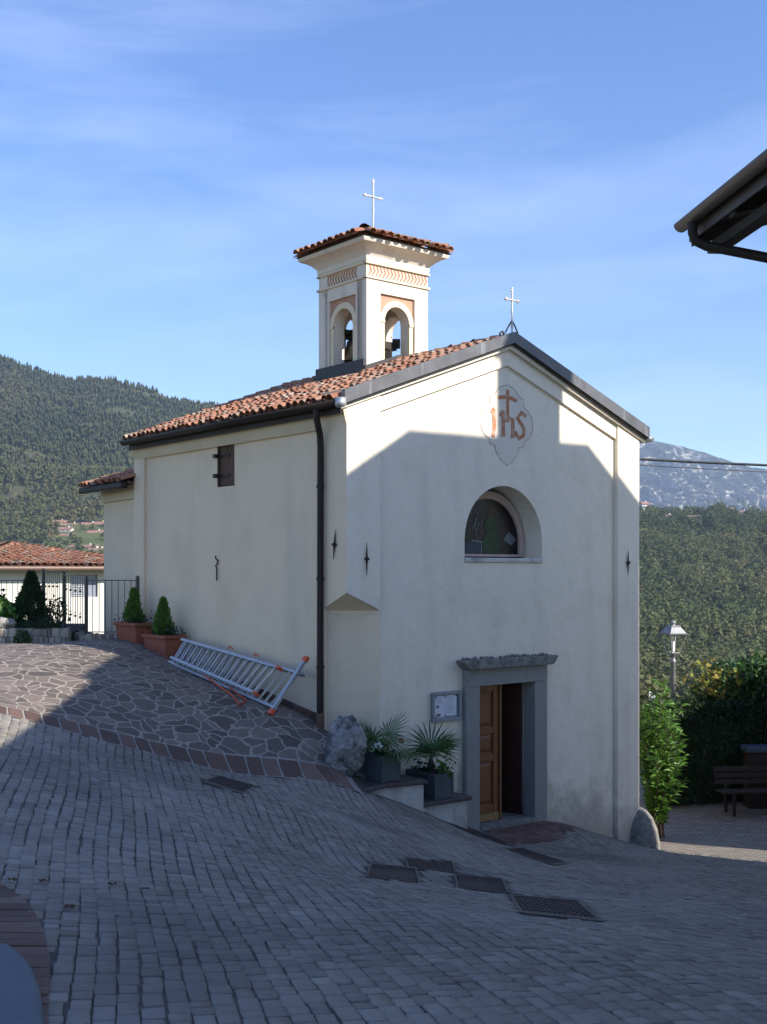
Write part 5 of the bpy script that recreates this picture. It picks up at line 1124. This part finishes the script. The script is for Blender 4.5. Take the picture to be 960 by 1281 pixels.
def hedge(x0, y0, x1, y1, z0, z1, wd, n, size, label, m=M['leafdark'], seed=1, topm=None, name='hedge'):
    a, b = Vector((x0,y0,0)), Vector((x1,y1,0)); d = (b-a); ln = d.length; d.normalize(); nx_ = Vector((-d.y,d.x,0)); c = (a+b)/2
    root = empty(name, (c.x, c.y, z0), label, 'hedge')
    s, t, zz = RNG.random(n)*ln, (RNG.random(n)-.5), RNG.random(n)
    side = RNG.integers(0, 4, n); t = np.where(side == 0, -.5+.22*RNG.random(n)**2, np.where(side == 1, .5-.22*RNG.random(n)**2, t)); zz = np.where(side >= 2, 1-.2*RNG.random(n)**2, zz)
    bul = np.array([mnoise.fractal(Vector((x*1.2+seed*5, y*1.5, z*2)), 1, 2, 3) for x, y, z in zip(s, t*4, zz)])
    h = (z1-z0)
    pts = np.array(a)[None]+s[:,None]*np.array(d)[None]+(t*wd*(1+.35*bul))[:,None]*np.array(nx_)[None]; pts[:,2] = z0+zz*h*(1+.10*bul)
    nr = np.where((side == 0)[:,None], -np.array(nx_)[None], np.where((side == 1)[:,None], np.array(nx_)[None], np.array([[0,0,1.]])))
    leaves('foliage', pts, size, m, root, nr, .6, .9, None, .2)
    w = MB(); 
    for i in range(int(ln/.25)):
        p = a+d*(.12+.25*i); rr2 = random.Random(i); 
        for k in range(3): e = p+nx_*rr2.uniform(-.35,.35)*wd+d*rr2.uniform(-.2,.2); w.tube([Vector((p.x,p.y,z0-.1)), Vector((e.x,e.y,z0+h*.5)), Vector((e.x,e.y,z0+h*.92))], [.03,.018,.006], 5, False, raw=True)
    w.build('stems', M['bark'], root)
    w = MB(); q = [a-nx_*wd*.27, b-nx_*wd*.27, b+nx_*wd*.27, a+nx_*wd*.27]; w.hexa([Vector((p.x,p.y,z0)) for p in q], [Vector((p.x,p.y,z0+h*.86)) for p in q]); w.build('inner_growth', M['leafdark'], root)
    return root
hedge(5.75, 24.6, 9.6, 25.3, CZ, -2.78, 1.0, 26000, .062, 'tall clipped dark hedge enclosing the court behind the bench')
hedge(9.4, 24.9, 10.4, 20.8, CZ, -2.6, 1.1, 8000, .075, 'dark hedge along the right side of the court', seed=4)
# oleander beside the chapel corner: long narrow leaves
def oleander():
    c = Vector((5.12, 21.7, CZ)); root = empty('oleander', c, 'bright green long leaved shrub growing against the right corner of the chapel', 'shrub')
    rr = random.Random(3); w = MB(); P, D = [], []
    for k in range(95):
        a = rr.uniform(0, 6.28); sp_ = rr.uniform(.05,.56); h = rr.uniform(1.3, 2.95)*(1-.35*sp_); tip = c+Vector((math.cos(a)*sp_, math.sin(a)*sp_*1.5, h)); mid = c+Vector((math.cos(a)*sp_*.35, math.sin(a)*sp_*.5, h*.55))
        w.tube([c+Vector((rr.uniform(-.12,.12), rr.uniform(-.12,.12), -.1)), mid, tip], [.016,.011,.004], 5, raw=True)
        for i in range(64):
            t = .12+.88*i/64; p = (c.lerp(mid, t*2) if t < .5 else mid.lerp(tip, t*2-1)); aa = rr.uniform(0, 6.28)
            P.append(p); D.append(Vector((math.cos(aa), math.sin(aa), rr.uniform(.1,1.1))).normalized())
    P, D = np.array(P), np.array(D); n = len(P); s = np.cross(D, RNG.normal(size=(n,3))); s /= np.linalg.norm(s,axis=1)[:,None]; l = (.2*(.6+.7*RNG.random(n)))[:,None]
    v = np.stack([P, P+D*l*.5+s*l*.11, P+D*l-np.array([0,0,1])*l*.25, P+D*l*.5-s*l*.09], 1).reshape(-1,3)
    npmesh('leaves', v, np.arange(4*n).reshape(n,4), RNG.random(n), M['leafbright'], root); w.build('stems', M['bark'], root)
oleander()
bn = empty('park_bench', (8.3, 23.4, CZ), 'dark slatted wooden bench in the shade of the hedge', 'bench')
def bench():
    o = Vector((6.75, 23.55, CZ)); d = Vector((1, .10, 0)).normalized(); n_ = Vector((-d.y, d.x, 0)); B = lambda a, b, z: o+d*a+n_*b+Vector((0,0,z)); ln = 2.1
    for k in range(4): w = MB(B); w.box(0, ln, -.42+.105*k, -.42+.105*k+.09, .43, .465); w.build('seat_slat', M['benchwood'], bn, bevel=.006)
    for k in range(3): w = MB(B); w.hexa([B(0,.02+.02*k,.55+.125*k), B(ln,.02+.02*k,.55+.125*k), B(ln,.05+.02*k,.55+.125*k), B(0,.05+.02*k,.55+.125*k)], [B(0,.04+.02*k,.65+.125*k), B(ln,.04+.02*k,.65+.125*k), B(ln,.07+.02*k,.65+.125*k), B(0,.07+.02*k,.65+.125*k)]); w.build('back_slat', M['benchwood'], bn, bevel=.006)
    for a in (.2, ln-.25): w = MB(B); w.box(a, a+.06, -.42, -.36, -.02, .428); w.box(a, a+.06, .0, .06, -.02, .55); w.box(a, a+.06, -.36, .0, .38, .428); w.tube([(a+.03,.05,.5),(a+.03,.12,.95)], .022, 6); w.build('leg', M['iron'], bn, bevel=.008)
bench()
cbx = empty('storage_box', (7.9, 24.15, CZ), 'wooden box with a blue grey lid standing behind the bench', 'box')
w = MB(); w.box(7.55, 8.25, 23.95, 24.35, CZ-.02, -3.72); w.build('body', M['benchwood'], cbx, bevel=.01); w = MB(); w.box(7.5, 8.3, 23.9, 24.4, -3.719, -3.6); w.build('lid', M['bluebox'], cbx, bevel=.03)
# leafy arch with autumn leaves
def arbor():
    root = empty('climbing_vine', (7.9, 25.4, CZ), 'climbing vine with green and yellow leaves rising above the hedge at the right', 'vine')
    n = 7000; P = []
    while len(P) < n:
        x, y, z = RNG.uniform(6.9, 9.6), RNG.uniform(24.8, 26.6), RNG.uniform(-4.2, -1.75)
        k = mnoise.fractal(Vector((x*1.1, y*1.1, z*1.3)), 1, 2, 4)
        top = -2.05+.16*(x-7.7)-.8*max(0, 7.6-x)+.35*k
        if z < top and x > 6.95+.45*k+.25*abs(z+2.6) and (z > top-.75 or x > 7.7+.3*k): P.append((x, y, z))
    P = np.array(P); leaves('foliage', P, .13, M['leaf'], root, np.array([[0,-.4,.9]]), .75, .9, None, .3)
    m2 = (P[:,0] < 7.7) & (P[:,2] > -3.2); Q = P[m2][::3]+RNG.normal(0,.08,(len(P[m2][::3]),3)); Q2 = np.c_[RNG.normal(7.05,.2,130), RNG.normal(25.2,.25,130), RNG.normal(-2.35,.25,130)]
    leaves('autumn_leaves', np.r_[Q, Q2], .12, M['leafyellow'], root, np.array([[0,-.4,.9]]), .7, .9, None, .3)
    w = MB(); rr = random.Random(2)
    for k in range(9): x = rr.uniform(7.2, 9.3); w.tube([Vector((x+.3,25.6,CZ-.1)), Vector((x,25.5,-3.4)), Vector((x+rr.uniform(-.6,.2),25.4,-2.3+rr.uniform(-.2,.2)))], [.035,.025,.006], 5, raw=True)
    w.tube([Vector((7.3,25.3,-2.4)), Vector((7.05,25.2,-1.9)), Vector((7.0,25.1,-1.55))], .006, 4, raw=True); w.tube([Vector((7.6,25.2,-2.3)), Vector((8.4,25.2,-2.1))], .02, 5, raw=True)
    w.build('stems', M['bark'], root)
arbor()
w = MB(); rr = random.Random(1); pc0 = at(915, 893, 25.9)
mid = MB(); mid.box(pc0.x-.14, pc0.x+.14, 26.26, 26.54, CZ-.1, pc0.z+.34); pl = mid.build('stone_pillar', M['mortar']); tag(pl, 'short pillar of stacked flat stones rising behind the hedge', 'pillar')
z = CZ
while z < pc0.z+.34: h = rr.uniform(.05,.09); o = rr.uniform(-.02,.03); w.tint = rr.random(); w.box(pc0.x-.19-o, pc0.x+.19+o, 26.2-o, 26.6+o, z, z+h-.015); z += h
w.build('stones', M['stonewall'], pl, bevel=.012)
w = MB(); wc = at(818, 880, 27.2); w.prism([(-.1,-1.5),(.12,-1.5),(.11,-.1),(.06,.12),(.0,.24),(-.1,.28)], lambda a, b, d: (wc.x+a, wc.y+d, wc.z+b), 0, .05); o = w.build('white_panel', M['white']); tag(o, 'white round topped panel showing between the long leaved shrub and the hedge', 'panel')
# overhead cables
for (pa_, pb2, r_, lab) in (((C(W-.05, .6, 2.04)), Vector((22, 17.2, 1.75)), .022, 'thick dark overhead cable running right from the chapel eaves'), (C(W-.05, .9, 1.98), Vector((24, 24, 2.1)), .009, 'thin overhead wire just below the thick cable')):
    w = MB(); n = 14; w.tube([pa_.lerp(pb2, i/n)-Vector((0,0,.28*4*(i/n)*(1-i/n))) for i in range(n+1)], r_, 6, raw=True)
    if r_ > .02:
        for i in range(1, 40): p = pa_.lerp(pb2, i/40); t = i/40; p.z -= .28*4*t*(1-t); w.blob(p, .03, 1, 0)
    o = w.build('overhead_cable', M['cable']); tag(o, lab, 'cable')
#@@HILLS
# ================================================================== HILLS
def interp(x, pts): xs, ys = zip(*pts); return np.interp(x, xs, ys)
def fbm(x, y, sc, o=5, seed=0):
    x, y = np.ravel(x), np.ravel(y); return np.array([mnoise.fractal(Vector((a*sc+seed, b*sc, seed*1.7)), 1, 2, o) for a, b in zip(x, y)])
LR = [(-900,330),(-400,330),(-150,398),(0,446),(30,458),(60,470),(90,476),(115,474),(150,480),(200,491),(235,500),(270,507),(350,540),(500,600),(700,655)]
def left_z(px, d):
    ridge_ = interp(px, LR); k = np.array([300, 500, 780, 870, 960, 1080, 1750, 2300])
    cols = [(HY-840)/F*300+0*px, (HY-755)/F*500+0*px, (HY-708)/F*780+0*px, (HY-690)/F*870+0*px, (HY-655)/F*960+0*px, (HY-(ridge_*.22+640*.78))/F*1080, (HY-ridge_)/F*1750, (HY-ridge_)/F*1750-120]
    out = np.zeros_like(px, float)
    for i in range(7):
        m = (d >= k[i]) & (d <= k[i+1]); t = (d-k[i])/(k[i+1]-k[i]); t2 = t; out = np.where(m, cols[i]*(1-t2)+cols[i+1]*t2, out)
    return out
def hill(name, p0, p1, d0, d1, npx, nd, fn, amp, m, sc=.006):
    PX, D = np.meshgrid(np.linspace(p0, p1, npx), np.linspace(d0, d1, nd)); X = (PX-CX)/F*D; Z = fn(PX.ravel(), D.ravel()).reshape(PX.shape)
    Z = Z+(fbm(X, D, sc).reshape(Z.shape))*amp
    V = np.c_[X.ravel(), D.ravel(), Z.ravel()]; f = np.array([(j*npx+i, j*npx+i+1, (j+1)*npx+i+1, (j+1)*npx+i) for j in range(nd-1) for i in range(npx-1)])
    o = npmesh(name, V, f, np.full(len(f), .5), m, None, True); tag(o, kind='structure'); return X, D, Z, PX
def sampler(fn, amp, sc=.006):
    def f(px, d):
        x = (px-CX)/F*d; return np.c_[x, d, fn(px, d)+fbm(x, d, sc)*amp]
    return f
hill('hillside', -500, 640, 300, 2300, 150, 110, left_z, 9, M['slope']); LS = sampler(left_z, 9)
hill('meadow', 54, 150, 705, 940, 40, 40, lambda p_, d_: left_z(p_, d_)+1.6, 9, M['meadow'])
RT = [(500,675),(700,655),(790,643),(810,643),(840,652),(870,650),(900,646),(925,649),(960,655),(1100,664),(1400,670)]
def right_z(px, d):
    top = interp(px, RT); k = np.array([120, 250, 420, 620, 820, 1050, 1500]); cols = [(HY-1010)/F*120+0*px, (HY-905)/F*250+0*px, (HY-840)/F*420+0*px, (HY-755)/F*620+0*px, (HY-690)/F*820+0*px, (HY-top)/F*1050, (HY-top)/F*1050-90]
    out = np.zeros_like(px, float)
    for i in range(6):
        m = (d >= k[i]) & (d <= k[i+1]); t = (d-k[i])/(k[i+1]-k[i]); out = np.where(m, cols[i]*(1-t)+cols[i+1]*t, out)
    return out
hill('wooded_hill', 520, 1300, 120, 1500, 110, 120, right_z, 7, M['slope'], .009); RS = sampler(right_z, 7, .009)
# far limestone mountain
def far_mountain():
    nx_, ny_ = 300, 170; PX, T_ = np.meshgrid(np.linspace(560, 1250, nx_), np.linspace(0, 1, ny_))
    prof = [(500,640),(640,595),(740,556),(800,550),(830,554),(858,560),(880,566),(905,574),(920,580),(945,586),(975,591),(1050,596),(1150,615),(1300,650)]
    ytop = interp(PX, prof); D = 4600+T_*900; X = (PX-CX)/F*5500; Y = D
    H = (HY-ytop)/F*5500; base = 60
    h = base+(H-base)*np.where(T_ < .99, (T_**.85), 1)
    def rid(x, y, s, seed): return np.array([1-abs(mnoise.fractal(Vector((a*s+seed, b*s, seed)), .9, 2.1, 6)) for a, b in zip(x.ravel(), y.ravel())]).reshape(x.shape)
    r1 = rid(X, h*1.2, .0045, 3); r2 = rid(X*1.6, h*.5, .011, 8)
    push = (r1-.7)*260*np.sin(np.pi*np.clip(T_,0,1))**.5+(r2-.7)*120*np.sin(np.pi*np.clip(T_,0.02,1))**.5
    edge = fbm(X[-1], Y[-1], .008).reshape(-1)*9
    h = h+(T_**3)*edge[None]
    V = np.c_[X.ravel(), (Y-push).ravel(), h.ravel()]; f = np.array([(j*nx_+i, j*nx_+i+1, (j+1)*nx_+i+1, (j+1)*nx_+i) for j in range(ny_-1) for i in range(nx_-1)])
    o = npmesh('mountain', V, f, np.full(len(f), .5), M['rock'], None, False); tag(o, kind='structure')
far_mountain()
# ------------------------------------------------------------------ woods
def cones(P, h, r, tint, name, m, label):
    n = len(P); k = 6; rings = [(.0, 1.0), (.42, .55), (.40, .78), (.72, .30), (.70, .48), (1.0, .03)]
    a = np.linspace(0, 2*math.pi, k, False)[None]+RNG.random((n,1))*6; vs = []
    for t, rr in rings:
        j = 1+RNG.normal(0, .14, (n, k)); vs.append(np.stack([P[:,0,None]+np.cos(a)*r[:,None]*rr*j, P[:,1,None]+np.sin(a)*r[:,None]*rr*j, P[:,2,None]+h[:,None]*(t+RNG.normal(0,.02,(n,k)))], 2))
    V = np.concatenate(vs, 1).reshape(-1,3); b = (np.arange(n)*k*len(rings))[:,None,None]
    f = np.array([[i*k+q, i*k+(q+1)%k, (i+1)*k+(q+1)%k, (i+1)*k+q] for i in range(len(rings)-1) for q in range(k)])
    Fc = (b+f[None]).reshape(-1,4); o = npmesh(name, V, Fc, np.repeat(np.clip(tint,0,1), len(f)), m); tag(o, label, 'wood', kind='stuff'); return o
bmi = bmesh.new(); bmesh.ops.create_icosphere(bmi, subdivisions=1, radius=1); ICO = np.array([v.co[:] for v in bmi.verts]); IF = np.array([[v.index for v in f.verts] for f in bmi.faces]); bmi.free()
def blobs(P, h, r, tint, name, m, label, per=40, leaf=.26):
    """each tree: leaf clumps scattered over an uneven crown of several lobes"""
    n = len(P); L_ = 4
    lc = np.stack([RNG.normal(0,.42,(n,L_)), RNG.normal(0,.42,(n,L_)), .35+.55*RNG.random((n,L_))], 2)
    li = RNG.integers(0, L_, (n, per)); c = np.take_along_axis(lc, li[:,:,None].repeat(3,2), 1)
    dv = RNG.normal(size=(n,per,3)); dv[:,:,2] += .35; dv /= np.linalg.norm(dv,axis=2)[:,:,None]
    lr = (.38+.3*RNG.random((n,L_))); rr = np.take_along_axis(lr, li, 1)[:,:,None]
    q = c+dv*rr*(.75+.3*RNG.random((n,per,1)))
    pts = (P[:,None,:]+np.stack([q[:,:,0]*r[:,None], q[:,:,1]*r[:,None], q[:,:,2]*h[:,None]*.85], 2)).reshape(-1,3)
    d = (dv+RNG.normal(0,.35,dv.shape)).reshape(-1,3); d /= np.linalg.norm(d,axis=1)[:,None]
    a = np.cross(d, RNG.normal(size=d.shape)); a /= np.linalg.norm(a,axis=1)[:,None]; b = np.cross(d, a)
    s_ = (np.repeat(np.clip(r, 0, 3.6), per)*leaf*(.6+.8*RNG.random(n*per)))[:,None]
    v = np.stack([pts-a*s_, pts-b*s_+d*s_*.2, pts+a*s_, pts+b*s_+d*s_*.2], 1).reshape(-1,3)
    t = np.clip(np.repeat(tint,per)+RNG.normal(0,.07,n*per),0,1)
    o = npmesh(name, v, np.arange(4*n*per).reshape(-1,4), t, m); tag(o, label, 'wood', kind='stuff'); return o
def find_d(fn, px, py, d0, d1):
    d = np.linspace(d0, d1, 500); z = fn(np.full(500, float(px)), d); yy = HY-z/d*F; return d[np.argmin(abs(yy-py))]
n = 13000; px = RNG.uniform(-120, 420, n); d = RNG.uniform(1040, 1790, n); P = LS(px, d); P[:,2] -= 1
cl = fbm(P[:,0], P[:,1], .008, 4, 5); bare = fbm(P[:,0], P[:,1], .014, 5, 11)
k = bare < .62-.35*((d > 1600) & (px > 150)); P, cl, d2 = P[k], cl[k], d[k]; n = len(P)
cones(P, RNG.uniform(5.5,13,n), RNG.uniform(2,4,n), .42+.42*cl+RNG.normal(0,.06,n), 'conifer_forest', M['conifer'], 'dense conifer forest covering the mountain on the left')
n = 1500; px = RNG.uniform(-120, 420, n); d = RNG.uniform(880, 1120, n); P = LS(px, d); c2 = fbm(P[:,0], P[:,1], .012, 4, 2)
keep = (px < 66) | (px > 135) | (d > 950); P, c2 = P[keep], c2[keep]; n = len(P)
blobs(P, RNG.uniform(6,11,n), RNG.uniform(3,5.5,n), .55+.3*c2+RNG.normal(0,.14,n), 'broadleaf_wood', M['broadleaf'], 'mixed autumn wood along the foot of the left mountain', 60)
n = 420; px = RNG.uniform(-60, 145, n); d = RNG.uniform(690, 950, n); k = (px < 52) | (RNG.random(n) < .3); px, d = px[k], d[k]; n = len(px); P = LS(px, d); P[:,2] += 1
blobs(P, RNG.uniform(3,6,n), RNG.uniform(2,3.6,n), RNG.uniform(.15,.6,n), 'garden_trees_wood', M['broadleaf'], 'garden trees and bushes around the far village', 60)
n = 5200; px = RNG.uniform(700, 1040, n); d = np.sqrt(RNG.uniform(470**2, 1080**2, n)); P = RS(px, d); c3 = fbm(P[:,0], P[:,1], .011, 5, 9); gap = fbm(P[:,0], P[:,1], .02, 3, 21)
keep = ~((gap > .5) & (d > 500))
for hx, hy, hw2 in ((806,641,6),(836,654,6),(868,656,15),(913,648,4),(928,652,8)):
    dh_ = find_d(right_z, hx, hy, 800, 1055); keep &= ~((np.abs(px-hx) < hw2*(.8+.5*RNG.random(n))) & (d > dh_-75) & (d < dh_+25))
P, c3, d = P[keep], c3[keep], d[keep]; n = len(P)
sz = np.exp(RNG.normal(0,.33,n)); c4 = fbm(P[:,0], P[:,1], .03, 4, 31)
blobs(P, 7.5*sz**.8, 3.9*sz, .44+.5*c3+.25*c4+RNG.normal(0,.11,n), 'hill_wood', M['broadleaf'], 'dense mixed wood covering the hill on the right', 140, .185)
n = 1000; px = RNG.uniform(760, 1010, n); d = np.sqrt(RNG.uniform(225**2, 480**2, n)); P = RS(px, d); c3 = fbm(P[:,0], P[:,1], .011, 5, 9)
blobs(P, RNG.uniform(5,9,n), RNG.uniform(2.6,4.6,n), .42+.3*c3+RNG.normal(0,.15,n), 'lower_hill_wood', M['broadleaf'], 'nearer mixed wood at the foot of the hill on the right', 230, .14)
n = 420; px = RNG.uniform(770, 1000, n); d = RNG.uniform(70, 235, n); P = np.c_[(px-CX)/F*d, d, interp(d, [(60,-9.5),(120,-19),(250,-33)])]
blobs(P, RNG.uniform(2,4.5,n), RNG.uniform(1.4,2.8,n), RNG.uniform(.5,.9,n), 'valley_wood', M['broadleaf'], 'light green bushes on the slope just beyond the hedge', 320, .1)
# ------------------------------------------------------------------ far houses
def far_house(fn, S_, px, py, wpx, hpx, label, d0, d1, wall='housewhite', rot=0., floors=2, group='houses of the far village', roofh=.32):
    d = find_d(fn, px, py, d0, d1); p = Vector(S_(np.array([float(px)]), np.array([d]))[0]); sc = d/F; Wd, Hh = wpx*sc, hpx*sc; Dp = Wd*.7
    p.z = (HY-py)/F*d+(3.5 if 'right' in group else 0); root = empty('house', p, label, 'house', group, rot); ca, sa = math.cos(rot), math.sin(rot)
    mp = lambda a, b, z: p+Vector((a*ca-b*sa, a*sa+b*ca, z)); hw_ = Hh*(1-roofh)
    w = MB(mp); w.box(-Wd/2, Wd/2, -Dp/2, Dp/2, -6, hw_); w.prism([(-Dp/2, hw_+.01), (Dp/2, hw_+.01), (0, Hh-.1)], lambda a, b, dd: (dd, a, b), -Wd/2+.05, Wd/2-.05); w.build('wall', M[wall], root)
    w = MB(mp); o = .9; th_ = .35
    for sg in (-1, 1): w.hexa([mp(-Wd/2-o, sg*(Dp/2+o), hw_-.45), mp(Wd/2+o, sg*(Dp/2+o), hw_-.45), mp(Wd/2+o, 0, Hh), mp(-Wd/2-o, 0, Hh)], [mp(-Wd/2-o, sg*(Dp/2+o), hw_-.45+th_), mp(Wd/2+o, sg*(Dp/2+o), hw_-.45+th_), mp(Wd/2+o, 0, Hh+th_), mp(-Wd/2-o, 0, Hh+th_)])
    rf = w.build('roof', M['farroof'], root); w = MB(mp); w.box(Wd*.2, Wd*.2+.8, -.4, .4, Hh, Hh+1.4); w.build('chimney', M[wall], rf)
    nw = max(2, int(Wd/3.4))
    for f_ in range(floors):
        for i in range(nw):
            x = -Wd/2+Wd*(i+.5)/nw; z = hw_*(f_+.30)/floors; w = MB(mp); w.box(x-.55, x+.55, -Dp/2-.06, -Dp/2-.005, z, z+min(1.5, hw_/floors*.55)); w.build('window', M['farglass'], root)
    w = MB(mp); w.box(-Wd/2+.2, Wd/2-.2, -Dp/2-1.1, -Dp/2-.01, hw_*.45, hw_*.45+.22); w.build('balcony', M[wall], root)
fl_ = (left_z, LS)
far_house(*fl_, 74, 659, 17, 8, 'pale pink fronted house topmost at the left of the far village', 800, 1000, 'housepink', .25)
far_house(*fl_, 90, 661, 14, 6, 'low brown roofed house right of the topmost far house', 800, 1000, 'housewhite', .1, 1)
far_house(*fl_, 82, 668, 20, 8, 'wide white house with balcony below the topmost far house', 780, 980, 'housewhite', -.2)
far_house(*fl_, 81, 675, 24, 7, 'long cream house under the white balcony house', 760, 960, 'cream', -.1)
far_house(*fl_, 112, 661, 18, 7, 'long dark roofed house left of the yellow far house', 800, 1000, 'housewhite', .3, 1)
far_house(*fl_, 126, 662, 14, 9, 'yellow house beside the chapel apse in the far village', 800, 1000, 'houseyellow', -.1)
far_house(*fl_, 116, 665, 11, 5, 'small white flat fronted house below the yellow far house', 780, 990, 'housewhite', 0, 1)
far_house(*fl_, 120, 672, 18, 8, 'white house with brown roof above the green far meadow', 770, 970, 'housewhite', .15)
far_house(*fl_, 106, 690, 34, 8, 'long terraced row with dark roof lowest in the far village', 720, 900, 'housewhite', -.15)
far_house(*fl_, 123, 695, 22, 9, 'lowest white far house touching the tiled roof ridge', 700, 880, 'housewhite', -.1)
far_house(*fl_, 59, 676, 11, 8, 'small white house at the left edge of the far village', 760, 960, 'housewhite', .3)
far_house(*fl_, 41, 671, 7, 4, 'tiny white shed among trees left of the far village', 760, 960, 'housewhite', .3, 1)
fr_ = (right_z, RS)
far_house(*fr_, 806, 641, 9, 8, 'white house alone on the right hilltop beside the chapel wall', 850, 1060, 'housewhite', .4, 2, 'houses on the right hill')
far_house(*fr_, 836, 654, 9, 5, 'small pale house half hidden in trees on the right hill', 800, 1050, 'housewhite', .2, 1, 'houses on the right hill')
far_house(*fr_, 868, 656, 28, 6, 'long low house with orange roof in the hill trees', 800, 1050, 'housepink', .0, 1, 'houses on the right hill')
far_house(*fr_, 913, 648, 7, 8, 'narrow white house left of the red roofed hilltop house', 800, 1060, 'housewhite', .5, 2, 'houses on the right hill')
far_house(*fr_, 928, 652, 14, 8, 'white hilltop house with red roof at the right', 800, 1060, 'housewhite', -.1, 1, 'houses on the right hill')
# utility poles below the far village
for px_, py_, h_ in ((31,674,12),(54,690,11),(66,686,12)):
    d = find_d(left_z, px_, py_, 700, 950); p = at(px_, py_, d); w = MB(); w.tube([p-Vector((0,0,3)), p+Vector((0,0,h_*d/F))], .22, 6, raw=True); w.bar(p+Vector((-1.2,0,h_*d/F-1)), p+Vector((1.2,0,h_*d/F-1)), .15, .15)
    o = w.build('utility_pole', M['zinc']); tag(o, 'pale slender utility pole below the far village', 'utility pole', 'poles below the far village')
# ================================================================== AIR, SKY, SUN, CAMERA
hz = MB(); hz.box(-5200, 5200, -120, 6200, -90, 900); ho = hz.build('haze', M['white']); ho.data.materials.clear()
hm = bpy.data.materials.new('haze_air'); hm.use_nodes = True; nt = hm.node_tree; nt.nodes.remove(nt.nodes['Principled BSDF']); pv = nt.nodes.new('ShaderNodeVolumePrincipled'); pv.inputs['Color'].default_value = (.62,.78,1,1); pv.inputs['Density'].default_value = HAZE; pv.inputs['Anisotropy'].default_value = .1
nt.links.new(pv.outputs[0], nt.nodes['Material Output'].inputs['Volume']); ho.data.materials.append(hm); tag(ho, kind='stuff')
wd = bpy.data.worlds.new('World'); scene.world = wd; wd.use_nodes = True; nt = wd.node_tree; N, Lk = nt.nodes, nt.links; bg = N['Background']
sky = N.new('ShaderNodeTexSky'); sky.sky_type = 'NISHITA'; sky.sun_disc = False; sky.sun_elevation = SUN_E; sky.sun_rotation = math.pi-SUN_A; sky.altitude = 400; sky.air_density = 1.0; sky.dust_density = .3; sky.ozone_density = 2.2
tc = N.new('ShaderNodeTexCoord'); mp = N.new('ShaderNodeMapping'); mp.inputs['Rotation'].default_value = (R(12), R(-24), R(18)); mp.inputs['Scale'].default_value = (1.3, 1.0, 6); Lk.new(tc.outputs['Generated'], mp.inputs['Vector'])
nz = N.new('ShaderNodeTexNoise'); nz.inputs['Scale'].default_value = 1.1; nz.inputs['Detail'].default_value = 9; nz.inputs['Roughness'].default_value = .58; nz.inputs['Distortion'].default_value = .6; Lk.new(mp.outputs[0], nz.inputs['Vector'])
mr = N.new('ShaderNodeMapRange'); mr.inputs[1].default_value = .46; mr.inputs[2].default_value = .8; mr.inputs[3].default_value = .0; mr.inputs[4].default_value = .22; Lk.new(nz.outputs['Fac'], mr.inputs[0])
mx = N.new('ShaderNodeMix'); mx.data_type = 'RGBA'; Lk.new(mr.outputs[0], mx.inputs[0]); Lk.new(sky.outputs[0], mx.inputs[6]); mx.inputs[7].default_value = CLOUD
hs = N.new('ShaderNodeHueSaturation'); hs.inputs['Hue'].default_value = .514; hs.inputs['Saturation'].default_value = 1.24; hs.inputs['Value'].default_value = 1.0; Lk.new(mx.outputs[2], hs.inputs['Color']); Lk.new(hs.outputs[0], bg.inputs['Color']); bg.inputs['Strength'].default_value = SKYS
sd = bpy.data.lights.new('sun', 'SUN'); sd.energy = SUNP; sd.angle = R(.53); sd.color = (1, .95, .87); so = bpy.data.objects.new('sun', sd); COL.objects.link(so); so.rotation_euler = SUN.to_track_quat('Z', 'Y').to_euler(); so.location = (0,0,50)
cm = bpy.data.cameras.new('camera'); cm.sensor_fit = 'HORIZONTAL'; cm.sensor_width = 36; cm.lens = F/960*36; cm.shift_y = (HY-640.5)/960; cm.clip_end = 30000; cm.clip_start = .05
co = bpy.data.objects.new('camera', cm); COL.objects.link(co); co.rotation_euler = (R(90), 0, 0); scene.camera = co
scene.view_settings.view_transform = 'Standard'; scene.view_settings.look = 'None'; scene.view_settings.exposure = EXPO; scene.view_settings.gamma = 1
scene.cycles.use_denoising = True; scene.cycles.max_bounces = 8; scene.cycles.volume_bounces = 0; scene.cycles.transparent_max_bounces = 8
try: scene.cycles.denoiser = 'OPENIMAGEDENOISE'
except Exception: pass
